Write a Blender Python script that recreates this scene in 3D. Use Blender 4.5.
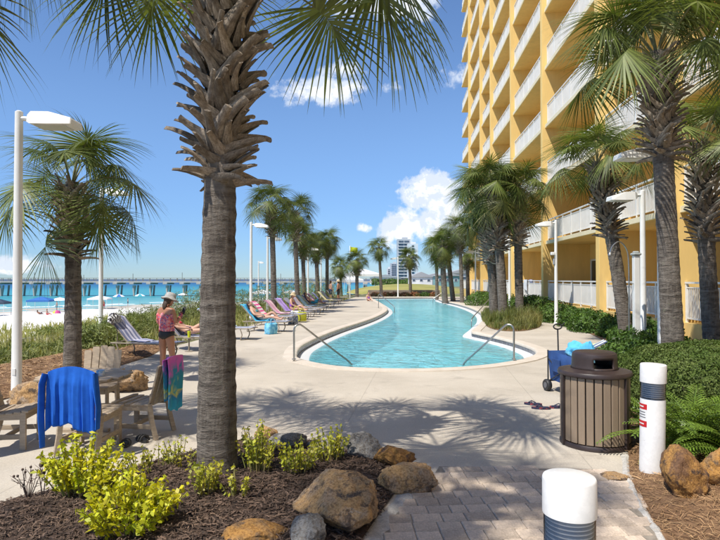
import bpy, bmesh, math, random
import numpy as np
from mathutils import Vector, Matrix, noise as mnoise
from mathutils.geometry import delaunay_2d_cdt
random.seed(7); RNG = np.random.default_rng(7)
R = math.radians
SC = bpy.context.scene
for o in list(bpy.data.objects): bpy.data.objects.remove(o)
COL = SC.collection

# ------------------------------------------------------------------ camera
EYE, FPX, HOR = 1.9, 570.0, 9.0
PITCH = math.atan(HOR / FPX)
cam = bpy.data.cameras.new('camera'); camo = bpy.data.objects.new('camera', cam); COL.objects.link(camo)
cam.sensor_width = 36; cam.lens = 36 * FPX / 720; cam.clip_start = .05; cam.clip_end = 30000
camo.location = (0, 0, EYE); camo.rotation_euler = (math.pi / 2 + PITCH, 0, 0)
SC.camera = camo
# ------------------------------------------------------------------ sun, sky, exposure
TRAVEL = Vector((.43, .45, -1.0)).normalized()          # the way sunlight travels
SUN_EL = math.asin(-TRAVEL.z); SUN_AZ = math.atan2(-TRAVEL.x, -TRAVEL.y)   # azimuth measured from +Y towards +X
sun = bpy.data.lights.new('sun', 'SUN'); sun.energy = 5.0; sun.angle = R(.53); sun.color = (1, .94, .85)
suno = bpy.data.objects.new('sun', sun); COL.objects.link(suno)
suno.rotation_euler = TRAVEL.to_track_quat('-Z', 'Y').to_euler(); suno.location = (-20, -20, 50)
W = bpy.data.worlds.new('World'); SC.world = W; W.use_nodes = True
SC.view_settings.view_transform = 'Standard'; SC.view_settings.look = 'None'
SC.view_settings.exposure = 0.22; SC.view_settings.gamma = 1.0; SC.view_settings.use_curve_mapping = False

class NT:
    """small helper to write node trees"""
    def __init__(s, tree): s.t = tree; s.n = tree.nodes; s.l = tree.links
    def node(s, kind, props=None, **ins):
        n = s.n.new(kind)
        for k, v in (props or {}).items(): setattr(n, k, v)
        for k, v in ins.items():
            key = int(k[1:]) if k[0] == 'i' and k[1:].isdigit() else k.replace('_', ' ')
            s.put(n.inputs[key], v)
        return n
    def put(s, sock, v):
        if isinstance(v, bpy.types.NodeSocket): s.l.new(v, sock)
        elif isinstance(v, bpy.types.Node): s.l.new(v.outputs[0], sock)
        else:
            if sock.type == 'RGBA' and len(v) == 3: v = (*v, 1)
            sock.default_value = v
    def math(s, op, a, b=None, c=None, clamp=False):
        n = s.n.new('ShaderNodeMath'); n.operation = op; n.use_clamp = clamp
        for i, v in enumerate((a, b, c)):
            if v is not None: s.put(n.inputs[i], v)
        return n.outputs[0]
    def mix(s, f, a, b, blend='MIX'):
        n = s.n.new('ShaderNodeMix'); n.data_type = 'RGBA'; n.blend_type = blend
        s.put(n.inputs[0], f); s.put(n.inputs[6], a); s.put(n.inputs[7], b)
        return n.outputs[2]
    def ramp(s, v, a, b, lo=0., hi=1.):
        n = s.n.new('ShaderNodeMapRange'); n.interpolation_type = 'SMOOTHSTEP'
        s.put(n.inputs[0], v); s.put(n.inputs[1], a); s.put(n.inputs[2], b); s.put(n.inputs[3], lo); s.put(n.inputs[4], hi)
        return n.outputs[0]
    def noise(s, vec, scale, detail=5, rough=.55, dist=0.):
        n = s.n.new('ShaderNodeTexNoise')
        if vec is not None: s.l.new(vec, n.inputs['Vector'])
        n.inputs['Scale'].default_value = scale; n.inputs['Detail'].default_value = detail
        n.inputs['Roughness'].default_value = rough; n.inputs['Distortion'].default_value = dist
        return n.outputs[0]

def build_world():
    k = NT(W.node_tree); k.n.clear()
    sky = k.node('ShaderNodeTexSky', dict(sky_type='NISHITA', sun_disc=False, sun_elevation=SUN_EL, sun_rotation=SUN_AZ,
                 altitude=10, air_density=1.0, dust_density=.0, ozone_density=1.6))
    tc = k.node('ShaderNodeTexCoord'); d = tc.outputs['Generated']
    sep = k.node('ShaderNodeSeparateXYZ', Vector=d)
    tint = k.mix(1.0, sky.outputs[0], k.mix(k.ramp(sep.outputs[2], -.02, .30), (.40, .60, .97), (.82, .98, 1.20)), 'MULTIPLY')
    bg = k.node('ShaderNodeBackground', Color=tint, Strength=.118)
    az = k.math('ARCTAN2', sep.outputs[0], sep.outputs[1]); el = k.math('ARCSINE', sep.outputs[2])
    n1 = k.noise(d, 17, 10, .62, .25); n2 = k.noise(d, 60, 6, .62)
    off = k.node('ShaderNodeVectorMath', dict(operation='ADD')); k.l.new(d, off.inputs[0]); off.inputs[1].default_value = (-.006, -.006, .012)
    n1b = k.noise(off.outputs[0], 17, 10, .62, .25)
    tot = None
    # cumulus banks: azimuth, elevation, half widths (degrees), weight
    for a, e, ra, re, w in [(7.2, 8.6, 3.0, 2.3, 1.35), (5.0, 5.2, 2.9, 2.3, 1.1), (8.6, 6.0, 3.6, 3.0, 1.2), (-4.4, 18.3, 4.6, 1.5, 1.0),
                            (-1.9, 20.3, 2.6, 1.0, .85), (.5, 5.1, 1.1, .55, .9), (3.4, 18.9, 1.3, .8, .82), (9.8, 19.6, 2.4, 1.6, .62), (2.2, 26.5, 7, 2.6, .72),
                            (-31, 1.3, 3.2, .9, .8), (-20, 31, 5, 2, .6), (31, 24, 6, 3, .9), (62, 14, 8, 4, 1), (-75, 20, 9, 3, .9), (110, 22, 9, 4, 1), (-130, 16, 10, 4, 1), (170, 25, 9, 4, 1)]:
        u = k.math('MULTIPLY', k.math('SUBTRACT', az, R(a)), 1 / R(ra)); v = k.math('MULTIPLY', k.math('SUBTRACT', el, R(e)), 1 / R(re))
        q = k.math('ADD', k.math('MULTIPLY', u, u), k.math('MULTIPLY', v, v))
        g = k.math('MULTIPLY', k.math('EXPONENT', k.math('MULTIPLY', q, -.8)), w)
        tot = g if tot is None else k.math('MAXIMUM', tot, g)
    nz = k.math('ADD', k.math('MULTIPLY', k.math('SUBTRACT', n1, .5), 2.3), k.math('MULTIPLY', k.math('SUBTRACT', n2, .5), .85))
    den = k.math('ADD', tot, k.math('MULTIPLY', nz, k.ramp(tot, .05, .45)))
    mask = k.math('MULTIPLY', k.ramp(den, .40, .86), .95)
    puff = k.ramp(k.math('SUBTRACT', n1, n1b), -.03, .05)
    ccol = k.mix(puff, (.93, .95, .98), (.70, .77, .88))
    bg2 = k.node('ShaderNodeBackground', Color=ccol, Strength=1.0)
    ms = k.node('ShaderNodeMixShader'); k.put(ms.inputs[0], mask); k.l.new(bg.outputs[0], ms.inputs[1]); k.l.new(bg2.outputs[0], ms.inputs[2])
    out = k.node('ShaderNodeOutputWorld'); k.l.new(ms.outputs[0], out.inputs[0])
build_world()

# ------------------------------------------------------------------ placing helpers (photograph pixel -> point in the place)
def ray(px, py):
    u, v = (px - 360) / FPX, (270 - py) / FPX
    c, s = math.cos(PITCH), math.sin(PITCH)
    return Vector((u, c - v * s, s + v * c))
def at(px, py, z=0.):
    r = ray(px, py); t = (z - EYE) / r.z
    return Vector((r.x * t, r.y * t, z))
def atd(px, py, d):
    r = ray(px, py); t = d / r.y
    return Vector((r.x * t, d, EYE + r.z * t))
def gx(px, d): return (px - 360) / FPX * d

# ------------------------------------------------------------------ materials
MATS = {}
def mat(name, c, c2=None, rough=.6, scale=6., detail=5, lo=.35, hi=.65, bump=0., bscale=None, bdist=.02, metal=0., rnd=0., isl=0., transl=0.,
        stretch=None, world=False, spec=.5, third=None, fine=None, coat=0., tint=None):
    if name in MATS: return MATS[name]
    m = bpy.data.materials.new(name); m.use_nodes = True; k = NT(m.node_tree); k.n.clear()
    if world: vec = k.node('ShaderNodeNewGeometry').outputs['Position']
    else: vec = k.node('ShaderNodeTexCoord').outputs['Object']
    if stretch:
        mp = k.node('ShaderNodeMapping'); k.l.new(vec, mp.inputs[0]); mp.inputs['Scale'].default_value = stretch; vec = mp.outputs[0]
    col = None
    if c2 is not None:
        f = k.ramp(k.noise(vec, scale, detail, .6), lo, hi); col = k.mix(f, c, c2)
    else:
        rgb = k.node('ShaderNodeRGB'); rgb.outputs[0].default_value = (*c, 1); col = rgb.outputs[0]
    if third:    # (colour, scale, lo, hi)
        f = k.ramp(k.noise(vec, third[1], 6, .65, .3), third[2], third[3]); col = k.mix(f, col, third[0])
    if fine:     # (scale, amount) fine value grain
        g = k.ramp(k.noise(vec, fine[0], 3, .7), .3, .7, 1 - fine[1], 1 + fine[1] * .6)
        col = k.mix(1., col, k.node('ShaderNodeCombineColor', i0=g, i1=g, i2=g).outputs[0], 'MULTIPLY')
    if rnd or isl:
        v = None
        if rnd:
            v = k.ramp(k.node('ShaderNodeObjectInfo').outputs['Random'], 0, 1, 1 - rnd, 1 + rnd)
        if isl:
            w = k.ramp(k.node('ShaderNodeNewGeometry').outputs['Random Per Island'], 0, 1, 1 - isl, 1 + isl)
            v = w if v is None else k.math('MULTIPLY', v, w)
        col = k.mix(1., col, k.node('ShaderNodeCombineColor', i0=v, i1=v, i2=v).outputs[0], 'MULTIPLY')
    p = k.node('ShaderNodeBsdfPrincipled', Base_Color=col, Roughness=rough, Metallic=metal)
    p.inputs['Specular IOR Level'].default_value = spec
    if coat: p.inputs['Coat Weight'].default_value = coat
    if bump:
        bn = k.noise(vec, bscale or scale * 4, 6, .65)
        b = k.node('ShaderNodeBump', Strength=bump, Distance=bdist, Height=bn); k.l.new(b.outputs[0], p.inputs['Normal'])
    sh = p.outputs[0]
    if transl:
        tr = k.node('ShaderNodeBsdfTranslucent'); tcol = k.mix(1., col, tint or (1.5, 1.5, .6), 'MULTIPLY'); k.l.new(tcol, tr.inputs[0])
        ms = k.node('ShaderNodeMixShader'); ms.inputs[0].default_value = transl; k.l.new(sh, ms.inputs[1]); k.l.new(tr.outputs[0], ms.inputs[2]); sh = ms.outputs[0]
    out = k.node('ShaderNodeOutputMaterial'); k.l.new(sh, out.inputs[0])
    MATS[name] = m; return m

# ------------------------------------------------------------------ mesh helpers
class MB:
    def __init__(s): s.v = []; s.f = []; s.mi = []; s.cur = 0
    def add(s, vs, fs):
        b = len(s.v); s.v.extend([tuple(x) for x in vs]); s.f.extend([tuple(i + b for i in f) for f in fs]); s.mi.extend([s.cur] * len(fs)); return s
    def box(s, c, d, rot=None, ch=0.):
        """box centred at c with full sizes d; ch chamfers all edges"""
        bm = bmesh.new(); bmesh.ops.create_cube(bm, size=1)
        for v in bm.verts: v.co = Vector((v.co.x * d[0], v.co.y * d[1], v.co.z * d[2]))
        if ch: bmesh.ops.bevel(bm, geom=bm.edges[:], offset=ch, segments=1, affect='EDGES')
        M = (rot.to_matrix() if hasattr(rot, 'to_matrix') else rot) if rot is not None else None
        bm.verts.index_update()
        vs = [((M @ v.co) if M is not None else v.co) + Vector(c) for v in bm.verts]
        fs = [[v.index for v in f.verts] for f in bm.faces]; bm.free()
        return s.add(vs, fs)
    def tube(s, pts, rad, n=8, cap=True, flat=1.0):
        pts = [Vector(p) for p in pts]; m = len(pts)
        if not hasattr(rad, '__len__'): rad = [rad] * m
        vs = []; up = None
        for i, p in enumerate(pts):
            t = (pts[min(i + 1, m - 1)] - pts[max(i - 1, 0)]).normalized()
            if up is None: up = Vector((0, 0, 1)) if abs(t.z) < .9 else Vector((1, 0, 0))
            a = t.cross(up).normalized(); b = a.cross(t).normalized(); up = b
            for j in range(n):
                an = 2 * math.pi * j / n; vs.append(p + a * math.cos(an) * rad[i] + b * math.sin(an) * rad[i] * flat)
        fs = [(i * n + j, i * n + (j + 1) % n, (i + 1) * n + (j + 1) % n, (i + 1) * n + j) for i in range(m - 1) for j in range(n)]
        if cap: fs += [tuple(range(n))[::-1], tuple((m - 1) * n + j for j in range(n))]
        return s.add(vs, fs)
    def lathe(s, prof, n=32, c=(0, 0, 0), cap=True, a0=0., a1=2 * math.pi):
        full = abs(a1 - a0 - 2 * math.pi) < 1e-6; k = n if full else n + 1; c = Vector(c); vs = []
        for r, z in prof:
            for j in range(k):
                a = a0 + (a1 - a0) * j / n; vs.append(c + Vector((r * math.cos(a), r * math.sin(a), z)))
        fs = []
        for i in range(len(prof) - 1):
            for j in range(n):
                j2 = (j + 1) % k if full else j + 1
                fs.append((i * k + j, i * k + j2, (i + 1) * k + j2, (i + 1) * k + j))
        if cap and full:
            if prof[0][0] > 1e-5: fs.append(tuple(range(k))[::-1])
            if prof[-1][0] > 1e-5: fs.append(tuple((len(prof) - 1) * k + j for j in range(k)))
        return s.add(vs, fs)
    def grid(s, fn, nu, nv, closeu=False):
        vs = [fn(i / (nu if closeu else nu - 1), j / (nv - 1)) for j in range(nv) for i in range(nu)]
        fs = []
        for j in range(nv - 1):
            for i in range(nu if closeu else nu - 1):
                i2 = (i + 1) % nu; fs.append((j * nu + i, j * nu + i2, (j + 1) * nu + i2, (j + 1) * nu + i))
        return s.add(vs, fs)
    def ball(s, c, r, nu=12, nv=8, rot=None):
        r = Vector(r) if hasattr(r, '__len__') else Vector((r, r, r)); c = Vector(c)
        def fn(u, v):
            a = 2 * math.pi * u; b = math.pi * (v - .5); b *= .999
            p = Vector((r.x * math.cos(b) * math.cos(a), r.y * math.cos(b) * math.sin(a), r.z * math.sin(b)))
            return c + (rot @ p if rot is not None else p)
        return s.grid(fn, nu, nv, True)
    def mesh(s, name, mats, smooth=True, ang=40):
        me = bpy.data.meshes.new(name); me.from_pydata(s.v, [], s.f); me.validate()
        for m in (mats if isinstance(mats, (list, tuple)) else [mats]): me.materials.append(m)
        if isinstance(mats, (list, tuple)) and len(s.mi) == len(me.polygons): me.polygons.foreach_set('material_index', s.mi)
        if smooth:
            me.polygons.foreach_set('use_smooth', [True] * len(me.polygons)); me.set_sharp_from_angle(angle=R(ang))
        me.update(); return me
    def build(s, name, mats, parent=None, smooth=True, ang=40, loc=None, rot=None):
        return link(name, s.mesh(name, mats, smooth, ang), parent, loc, rot)

def link(name, me, parent=None, loc=None, rot=None, sc=None):
    o = bpy.data.objects.new(name, me); COL.objects.link(o)
    if parent is not None: o.parent = parent
    if loc is not None: o.location = loc
    if rot is not None:
        if hasattr(rot, 'to_euler'): o.rotation_euler = rot.to_euler()
        else: o.rotation_euler = rot
    if sc is not None: o.scale = sc if hasattr(sc, '__len__') else (sc,) * 3
    return o
def arr_mesh(name, V, F, m, smooth=False):
    """fast mesh from numpy arrays; F is (n,3) or (n,4)"""
    me = bpy.data.meshes.new(name); n, q = F.shape
    me.vertices.add(len(V)); me.vertices.foreach_set('co', np.asarray(V, np.float32).ravel())
    me.loops.add(n * q); me.loops.foreach_set('vertex_index', F.astype(np.int32).ravel())
    me.polygons.add(n); me.polygons.foreach_set('loop_start', np.arange(0, n * q, q, dtype=np.int32))
    me.update(calc_edges=True); me.materials.append(m)
    if smooth: me.polygons.foreach_set('use_smooth', [True] * n)
    return me
def tag(o, label, cat, group=None):
    o['label'] = label; o['category'] = cat
    if group: o['group'] = group
    return o
def thing(name, label, cat, loc=(0, 0, 0), rz=0., group=None):
    o = bpy.data.objects.new(name, None); COL.objects.link(o); o.empty_display_size = .2
    o.location = loc; o.rotation_euler = (0, 0, rz); return tag(o, label, cat, group)
def struct(o): o['kind'] = 'structure'; return o
def stuff(o, label=None, cat=None):
    o['kind'] = 'stuff'
    if label: o['label'] = label
    if cat: o['category'] = cat
    return o
def nz(p, s=1., seed=0.): return mnoise.noise(Vector((p[0] * s + seed, p[1] * s - seed * .7, p[2] * s + seed * 1.3)))
def leaves(P, N, L, Wd, fold=.18, jit=.6, rng=RNG):
    """diamond leaves at points P facing normals N with random lean; returns V,F"""
    n = len(P); N = N + rng.normal(0, jit, (n, 3)); N /= np.linalg.norm(N, axis=1)[:, None] + 1e-9
    t = rng.normal(0, 1, (n, 3)); t -= (t * N).sum(1)[:, None] * N; t /= np.linalg.norm(t, axis=1)[:, None] + 1e-9
    b = np.cross(N, t); L = np.asarray(L).reshape(-1, 1) * rng.uniform(.7, 1.25, (n, 1)); w = np.asarray(Wd).reshape(-1, 1) * rng.uniform(.75, 1.2, (n, 1))
    V = np.stack([P - t * L * .5, P + b * w * .5 - N * L * fold * .3 - t * L * .05, P + t * L * .5 - N * L * fold, P - b * w * .5 - N * L * fold * .3 - t * L * .05], 1).reshape(-1, 3)
    F = np.arange(4 * n).reshape(n, 4); return V, F
def blades(P, H, Wd, lean=.35, rng=RNG, curl=.5):
    """grass blades: 5-vertex tapering, bent; returns V, F (triangles)"""
    n = len(P); a = rng.uniform(0, 2 * np.pi, n); ln = np.abs(rng.normal(0, lean, n)); H = np.asarray(H) * rng.uniform(.55, 1.25, n); w = np.asarray(Wd) * rng.uniform(.7, 1.3, n)
    d = np.stack([np.cos(a), np.sin(a), np.zeros(n)], 1); ab = rng.uniform(0, 2 * np.pi, n); s = np.stack([np.cos(ab), np.sin(ab), np.zeros(n)], 1) * w[:, None] * .5
    mid = P + d * (ln * H * .35)[:, None]; mid[:, 2] += H * .6
    tip = P + d * (ln * H * (1 + curl))[:, None]; tip[:, 2] += H * (1 - .3 * ln)
    V = np.stack([P - s, P + s, mid - s * .75, mid + s * .75, tip], 1).reshape(-1, 3)
    b = np.arange(n)[:, None] * 5; F = np.concatenate([b + [[0, 1, 3]], b + [[0, 3, 2]], b + [[2, 3, 4]]], 0); return V, F
def inpoly(x, y, poly):
    x = np.asarray(x, float); y = np.asarray(y, float); r = np.zeros(x.shape, bool); n = len(poly)
    for i in range(n):
        x1, y1 = poly[i][:2]; x2, y2 = poly[(i + 1) % n][:2]
        c = ((y1 > y) != (y2 > y)) & (x < (x2 - x1) * (y - y1) / ((y2 - y1) if y2 != y1 else 1e-9) + x1); r ^= c
    return r
def dpoly(x, y, poly, closed=True):
    x = np.asarray(x, float); y = np.asarray(y, float); best = np.full(x.shape, 1e9); n = len(poly)
    for i in range(n if closed else n - 1):
        x1, y1 = poly[i][:2]; x2, y2 = poly[(i + 1) % n][:2]; dx, dy = x2 - x1, y2 - y1
        t = np.clip(((x - x1) * dx + (y - y1) * dy) / (dx * dx + dy * dy + 1e-12), 0, 1)
        best = np.minimum(best, np.hypot(x - x1 - t * dx, y - y1 - t * dy))
    return best
def smooth_loop(pts, k=6, closed=True):
    n = len(pts); out = []
    for i in range(n if closed else n - 1):
        p = [np.array(pts[(i + j) % n] if closed else pts[min(max(i + j, 0), n - 1)], float)[:2] for j in (-1, 0, 1, 2)]
        for j in range(k):
            t = j / k
            out.append(tuple(.5 * (2 * p[1] + (p[2] - p[0]) * t + (2 * p[0] - 5 * p[1] + 4 * p[2] - p[3]) * t * t + (3 * p[1] - p[0] - 3 * p[2] + p[3]) * t ** 3)))
    if not closed: out.append(tuple(np.array(pts[-1], float)[:2]))
    return out
def area2(p): return sum(p[i][0] * p[(i + 1) % len(p)][1] - p[(i + 1) % len(p)][0] * p[i][1] for i in range(len(p))) / 2
def sheet(name, outer, holes, fz, m, step=None, parent=None, smooth=True):
    """a sheet filling outer minus holes; fz(x, y) gives its height"""
    pts = []; edges = []
    for lp in [outer] + holes:
        b = len(pts); pts += [Vector(p[:2]) for p in lp]; edges += [(b + i, b + (i + 1) % len(lp)) for i in range(len(lp))]
    if step:
        xs = np.array([p[0] for p in outer]); ys = np.array([p[1] for p in outer])
        X, Y = np.meshgrid(np.arange(xs.min(), xs.max(), step), np.arange(ys.min(), ys.max(), step))
        X = (X + RNG.uniform(-.3, .3, X.shape) * step).ravel(); Y = (Y + RNG.uniform(-.3, .3, Y.shape) * step).ravel()
        ok = inpoly(X, Y, outer) & (dpoly(X, Y, outer) > step * .4)
        for h in holes: ok &= ~inpoly(X, Y, h) & (dpoly(X, Y, h) > step * .4)
        pts += [Vector((x, y)) for x, y in zip(X[ok], Y[ok])]
    v, e, f, *_ = delaunay_2d_cdt(pts, edges, [], 0, 1e-5)
    cx = np.array([sum(v[i][0] for i in t) / len(t) for t in f]); cy = np.array([sum(v[i][1] for i in t) / len(t) for t in f])
    ok = inpoly(cx, cy, outer)
    for h in holes: ok &= ~inpoly(cx, cy, h)
    mb = MB(); fs = []
    for t, k in zip(f, ok):
        if not k: continue
        a, b_, c = (v[i] for i in t[:3])
        if (b_[0] - a[0]) * (c[1] - a[1]) - (b_[1] - a[1]) * (c[0] - a[0]) < 0: t = t[::-1]
        fs.append(tuple(t))
    Z = fz(np.array([p[0] for p in v]), np.array([p[1] for p in v])); Z = np.broadcast_to(Z, len(v))
    mb.add([(p[0], p[1], float(z)) for p, z in zip(v, Z)], fs)
    return mb.build(name, m, parent, smooth)
# ================================================================== THE SETTING
EDGE = [(-260, -300), (-30, -60), (-8, -10), (-6.9, 2), (-6.3, 6), (-5.75, 9), (-5.45, 14), (-4.7, 21), (-3.7, 30), (-2.7, 39), (-1.3, 52), (-.3, 63), (3, 92), (16, 140), (60, 205), (160, 300), (450, 575), (6000, 5600)]
SHORE = [(-900, -700), (-200, -60), (-110, 62), (-71, 112), (-52, 129), (-10, 187), (30, 232), (125, 330), (400, 600), (6000, 6000)]
INLAND = EDGE + [(6000, -3000), (-260, -3000)]
LAND = SHORE + [(6000, -3000), (-900, -3000)]
SEA_Z = -4.0
def ground_h(x, y):
    x = np.asarray(x, float); y = np.asarray(y, float)
    inl = inpoly(x, y, INLAND); lnd = inpoly(x, y, LAND); de = dpoly(x, y, EDGE, False); ds = dpoly(x, y, SHORE, False)
    t = np.where(inl, 0, de / (de + ds + 1e-6)); z = -3.95 * (1 - (1 - t) ** 2.3)
    z = np.where(lnd, z, -3.95 - np.minimum(ds * .05, 5)); return np.where(inl, -.05, z - .05), np.where(inl, -de, de), lnd
POOL_PX = [(300, 359.5), (296.5, 354), (300, 347.5), (308, 342.5), (322, 336), (342, 328.5), (361, 322.5), (375, 317.5), (384, 313), (387.5, 309.5), (385, 306), (378, 301.5), (372.5, 298.8), (374, 297.6),
           (405, 297.3), (436, 297.4), (439, 299.5), (447, 301.6), (459, 304.3), (471, 308), (481, 313), (483.5, 319), (477.5, 326), (471.5, 331.5), (477, 333.5), (490, 336.2), (506, 340), (520, 344), (533, 349), (536.5, 353.5),
           (530, 357.5), (514, 361.5), (481, 366.2), (430, 369.3), (370, 369), (330, 366)]
POOL = smooth_loop([at(*p)[:2] for p in POOL_PX], 5)
if area2(POOL) < 0: POOL = POOL[::-1]
def offset(loop, d):
    n = len(loop); out = []
    for i in range(n):
        a = np.array(loop[i - 2]); b = np.array(loop[(i + 2) % n]); t = b - a; t /= np.linalg.norm(t) + 1e-9
        out.append((loop[i][0] + t[1] * d, loop[i][1] - t[0] * d))
    return out
M_sand_joint = mat('joint_sand', (.30, .26, .21), (.22, .19, .15), scale=20, world=True, rough=.9)
def ground_material():
    m = bpy.data.materials.new('ground_cover'); m.use_nodes = True; k = NT(m.node_tree); k.n.clear()
    pos = k.node('ShaderNodeNewGeometry').outputs['Position']; z = k.node('ShaderNodeAttribute', dict(attribute_name='zone')).outputs['Fac']
    n = k.noise(pos, .35, 6, .6); zz = k.math('ADD', z, k.math('MULTIPLY', k.math('SUBTRACT', n, .5), 9))
    soil = k.mix(k.ramp(k.noise(pos, 2.2, 6), .4, .6), (.10, .085, .04), (.13, .14, .04))
    soil = k.mix(k.ramp(k.noise(pos, .9, 4), .52, .66), soil, (.38, .33, .24))
    sand = k.mix(k.ramp(k.noise(pos, .8, 6), .35, .7), (.80, .78, .74), (.70, .67, .61))
    wet = k.ramp(k.node('ShaderNodeSeparateXYZ', Vector=pos).outputs[2], -3.98, -3.6)
    sand = k.mix(wet, (.42, .38, .31), sand)
    inl = k.mix(k.ramp(k.noise(pos, .12, 5), .4, .6), (.12, .14, .04), (.20, .18, .09))
    col = k.mix(k.ramp(zz, 9, 15), k.mix(k.ramp(z, -1.5, .5), inl, soil), sand)
    b = k.node('ShaderNodeBump', Strength=.5, Distance=.1, Height=k.noise(pos, 3, 6))
    p = k.node('ShaderNodeBsdfPrincipled', Base_Color=col, Roughness=.9); k.l.new(b.outputs[0], p.inputs['Normal'])
    k.l.new(p.outputs[0], k.node('ShaderNodeOutputMaterial').inputs[0]); return m
def build_ground():
    def axis(lo, hi, fine_lo, fine_hi, f, growth):
        a = list(np.arange(fine_lo, fine_hi, f)); s = f; x = fine_hi
        while x < hi: a.append(x); s *= growth; x += s
        a.append(hi); s = f; x = fine_lo - f; b = []
        while x > lo: b.append(x); s *= growth; x -= s
        return np.array([lo] + b[::-1] + a)
    X, Y = np.meshgrid(axis(-900, 6000, -40, 20, 1., 1.12), axis(-300, 5500, -6, 66, 1., 1.1)); nx, ny = X.shape[1], X.shape[0]
    x, y = X.ravel(), Y.ravel(); z, zone, lnd = ground_h(x, y)
    hollow = inpoly(x, y, POOL) | (dpoly(x, y, POOL) < 1.2); z = np.where(hollow, -2.2, z)
    z += np.where(zone > 3, np.array([nz((a, b, 0), .25) for a, b in zip(x, y)]) * .28, 0) * (zone < 70)
    i = np.arange(nx * ny).reshape(ny, nx); F = np.stack([i[:-1, :-1], i[:-1, 1:], i[1:, 1:], i[1:, :-1]], -1).reshape(-1, 4)
    me = arr_mesh('ground', np.stack([x, y, z], 1), F, ground_material(), True)
    at_ = me.attributes.new('zone', 'FLOAT', 'POINT'); at_.data.foreach_set('value', zone.astype(np.float32))
    struct(link('ground', me))
build_ground()
def build_sea():
    m = bpy.data.materials.new('sea_water'); m.use_nodes = True; k = NT(m.node_tree); k.n.clear()
    pos = k.node('ShaderNodeNewGeometry').outputs['Position']
    dv = k.node('ShaderNodeVectorMath', dict(operation='DOT_PRODUCT')); k.l.new(pos, dv.inputs[0]); dv.inputs[1].default_value = (-.81, .58, 0)
    mp = k.node('ShaderNodeMapping'); k.l.new(pos, mp.inputs[0]); mp.inputs['Rotation'].default_value = (0, 0, R(-55)); mp.inputs['Scale'].default_value = (.25, 1, 1)
    off = k.math('ADD', k.math('SUBTRACT', dv.outputs['Value'], 117.), k.math('MULTIPLY', k.math('SUBTRACT', k.noise(mp.outputs[0], .02, 4), .5), 110))
    c = k.mix(k.ramp(off, 0, 60), (.20, .43, .41), (.045, .29, .335)); c = k.mix(k.ramp(off, 120, 330), c, (.012, .145, .27)); c = k.mix(k.ramp(off, 300, 620), c, (.006, .055, .17))
    h = k.math('ADD', k.noise(mp.outputs[0], .9, 5), k.math('MULTIPLY', k.noise(mp.outputs[0], .12, 3), 1.5))
    b = k.node('ShaderNodeBump', Strength=.7, Distance=.6, Height=h)
    p = k.node('ShaderNodeBsdfPrincipled', Base_Color=c, Roughness=.35); p.inputs['Specular IOR Level'].default_value = .3; k.l.new(b.outputs[0], p.inputs['Normal'])
    k.l.new(p.outputs[0], k.node('ShaderNodeOutputMaterial').inputs[0])
    mb = MB(); mb.add([(-25000, -4000, SEA_Z), (25000, -4000, SEA_Z), (25000, 25000, SEA_Z), (-25000, 25000, SEA_Z)], [(0, 1, 2, 3)])
    struct(mb.build('sea', m))
    # breaking wave lines along the shore
    fm = mat('sea_foam', (.82, .84, .84), (.62, .72, .72), scale=.6, world=True, rough=.8); mb = MB()
    sm = smooth_loop([(-110, 62), (-71, 112), (-52, 129), (-10, 187), (30, 232)], 24, False)
    for q, (o_, w) in enumerate(((1.6, 1.1), (6.5, .7))):
        for i in range(len(sm) - 1):
            g = nz((i * .31, q * 9, 0)); 
            if g < -.12 + q * .15: continue
            a, b_ = np.array(sm[i]), np.array(sm[i + 1]); n = np.array((-(b_ - a)[1], (b_ - a)[0])); n = n / np.linalg.norm(n)
            o1 = o_ + nz((i * .5, q * 5, 2)) * 1.4; o2 = o_ + nz((i * .5 + .5, q * 5, 2)) * 1.4
            mb.add([(*(a + n * o1), SEA_Z + .03), (*(b_ + n * o2), SEA_Z + .03), (*(b_ + n * (o2 + w)), SEA_Z + .12), (*(a + n * (o1 + w)), SEA_Z + .12)], [(0, 1, 2, 3)])
    stuff(mb.build('surf_foam', fm), 'white foam of small waves breaking along the sand', 'foam')
build_sea()

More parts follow.
